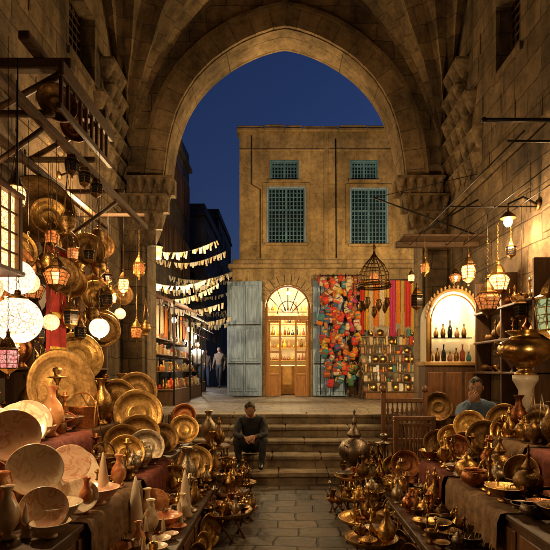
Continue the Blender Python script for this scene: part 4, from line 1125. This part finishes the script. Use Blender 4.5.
J=dict(pel=(-.5,7.62,.47),sp=(-.5,7.58,.62),ch=(-.5,7.44,.81),nk=(-.5,7.35,.93),hd=(-.51,7.29,.98),
 shL=(-.33,7.43,.85),elL=(-.28,7.25,.66),wrL=(-.42,7.08,.66),shR=(-.67,7.43,.85),elR=(-.72,7.25,.66),wrR=(-.56,7.08,.64),
 hpL=(-.4,7.56,.44),knL=(-.3,7.2,.62),anL=(-.34,7.14,.24),toL=(-.34,7.03,.205),hpR=(-.6,7.56,.44),knR=(-.7,7.2,.62),anR=(-.64,7.14,.24),toR=(-.66,7.03,.205))
person('seated_man',J,DK,DK,-14,30,[(J['wrL'],(-.9,-.2,-.25),(0,-.7,.7),SKIN,.6,1),(J['wrR'],(.9,-.2,-.25),(0,-.7,.7),SKIN,.6,-1)],hoff=(0,-.01,.05))
b=B(); b.bbox(2.05,2.5,5.55,6.0,.6,.65,WOODR,.01)
for x in(2.08,2.44):
    for y in(5.58,5.94): b.bbox(x,x+.04,y,y+.04,0,.6,WOODR,.006)
for z in(.25,): b.bbox(2.1,2.46,5.585,5.61,z,z+.03,WOODR,.004); b.bbox(2.1,2.46,5.95,5.975,z,z+.03,WOODR,.004)
b.build('wooden_stool')
J=dict(pel=(2.26,5.78,.76),sp=(2.25,5.77,.92),ch=(2.2,5.7,1.13),nk=(2.17,5.66,1.27),hd=(2.15,5.63,1.34),
 shL=(2.37,5.68,1.17),elL=(2.42,5.52,.98),wrL=(2.24,5.4,1.0),shR=(2.0,5.7,1.17),elR=(1.93,5.48,1.03),wrR=(2.04,5.5,1.26),
 hpL=(2.34,5.72,.72),knL=(2.38,5.36,.74),anL=(2.36,5.3,.34),toL=(2.36,5.2,.3),hpR=(2.16,5.72,.72),knR=(2.12,5.36,.74),anR=(2.12,5.3,.34),toR=(2.12,5.2,.3))
person('shopkeeper',J,SHIRTB,JEAN,-25,8,[(J['wrR'],(.55,-.1,.85),(-.3,-.8,.2),SKIN,.9,1),(J['wrL'],(-.95,-.1,0),(0,0,1),SKIN,.5,1)])
def walker(x,y,z,yaw,top,bot,h=1.0,ph=.18):
    def T(p):
        v=Matrix.Rotation(R(yaw),3,'Z')@Vector(p); return (x+v.x*h,y+v.y*h,z+v.z*h)
    J=dict(pel=(0,0,.95),sp=(0,-.01,1.1),ch=(0,-.02,1.34),nk=(0,-.02,1.49),hd=(0,-.03,1.56),
     shL=(.18,-.01,1.39),elL=(.23,.08,1.13),wrL=(.24,-.03,.9),shR=(-.18,-.01,1.39),elR=(-.24,-.02,1.12),wrR=(-.22,-.16,.92),
     hpL=(.09,0,.9),knL=(.1,-ph*.7,.5),anL=(.1,-ph*.9,.09),toL=(.11,-ph-.12,.035),hpR=(-.09,0,.9),knR=(-.1,ph*.1,.5),anR=(-.1,ph*1.3,.12),toR=(-.1,ph*1.1-.08,.035))
    J={k:T(v) for k,v in J.items()}
    person('pedestrian',J,top,bot,yaw,0,[(J['wrL'],(0,-.1,-1),(1,0,0),SKIN,.3,1),(J['wrR'],(0,-.1,-1),(-1,0,0),SKIN,.3,-1)])
walker(-3.05,17.4,.845,10,WHT,JEAN); walker(-2.75,21,.845,-20,BRN,DK,1.0); walker(-3.5,22,.845,15,BRN,JEAN,.95); walker(-3.2,25,.845,5,DK,DK); walker(-3.4,29,.845,5,WHT,DK)

# ------------------------------------------------------------------ world, camera
w=bpy.data.worlds.new('World'); scene.world=w; w.use_nodes=True
nt=w.node_tree; bg=nt.nodes['Background']
sk=nt.nodes.new('ShaderNodeTexSky'); sk.sky_type='NISHITA'; sk.sun_disc=False; sk.sun_elevation=R(-3.4); sk.sun_rotation=R(70); sk.altitude=0; sk.ozone_density=1.5
mx=nt.nodes.new('ShaderNodeMix'); mx.data_type='RGBA'; mx.blend_type='MULTIPLY'; mx.inputs[0].default_value=1; mx.inputs[7].default_value=(1.15,1.8,3.2,1)
nt.links.new(sk.outputs[0],mx.inputs[6]); nt.links.new(mx.outputs[2],bg.inputs[0]); bg.inputs[1].default_value=.62
cam=bpy.data.cameras.new('camera'); co=bpy.data.objects.new('camera',cam); COL.objects.link(co)
co.location=(0,0,1.6); co.rotation_euler=(R(90),0,0); cam.sensor_width=36; cam.lens=36*500/550; cam.shift_x=-.018; cam.shift_y=.173; cam.clip_end=500; cam.clip_start=.05
scene.camera=co
scene.view_settings.view_transform='Standard'; scene.view_settings.look='None'; scene.view_settings.exposure=0
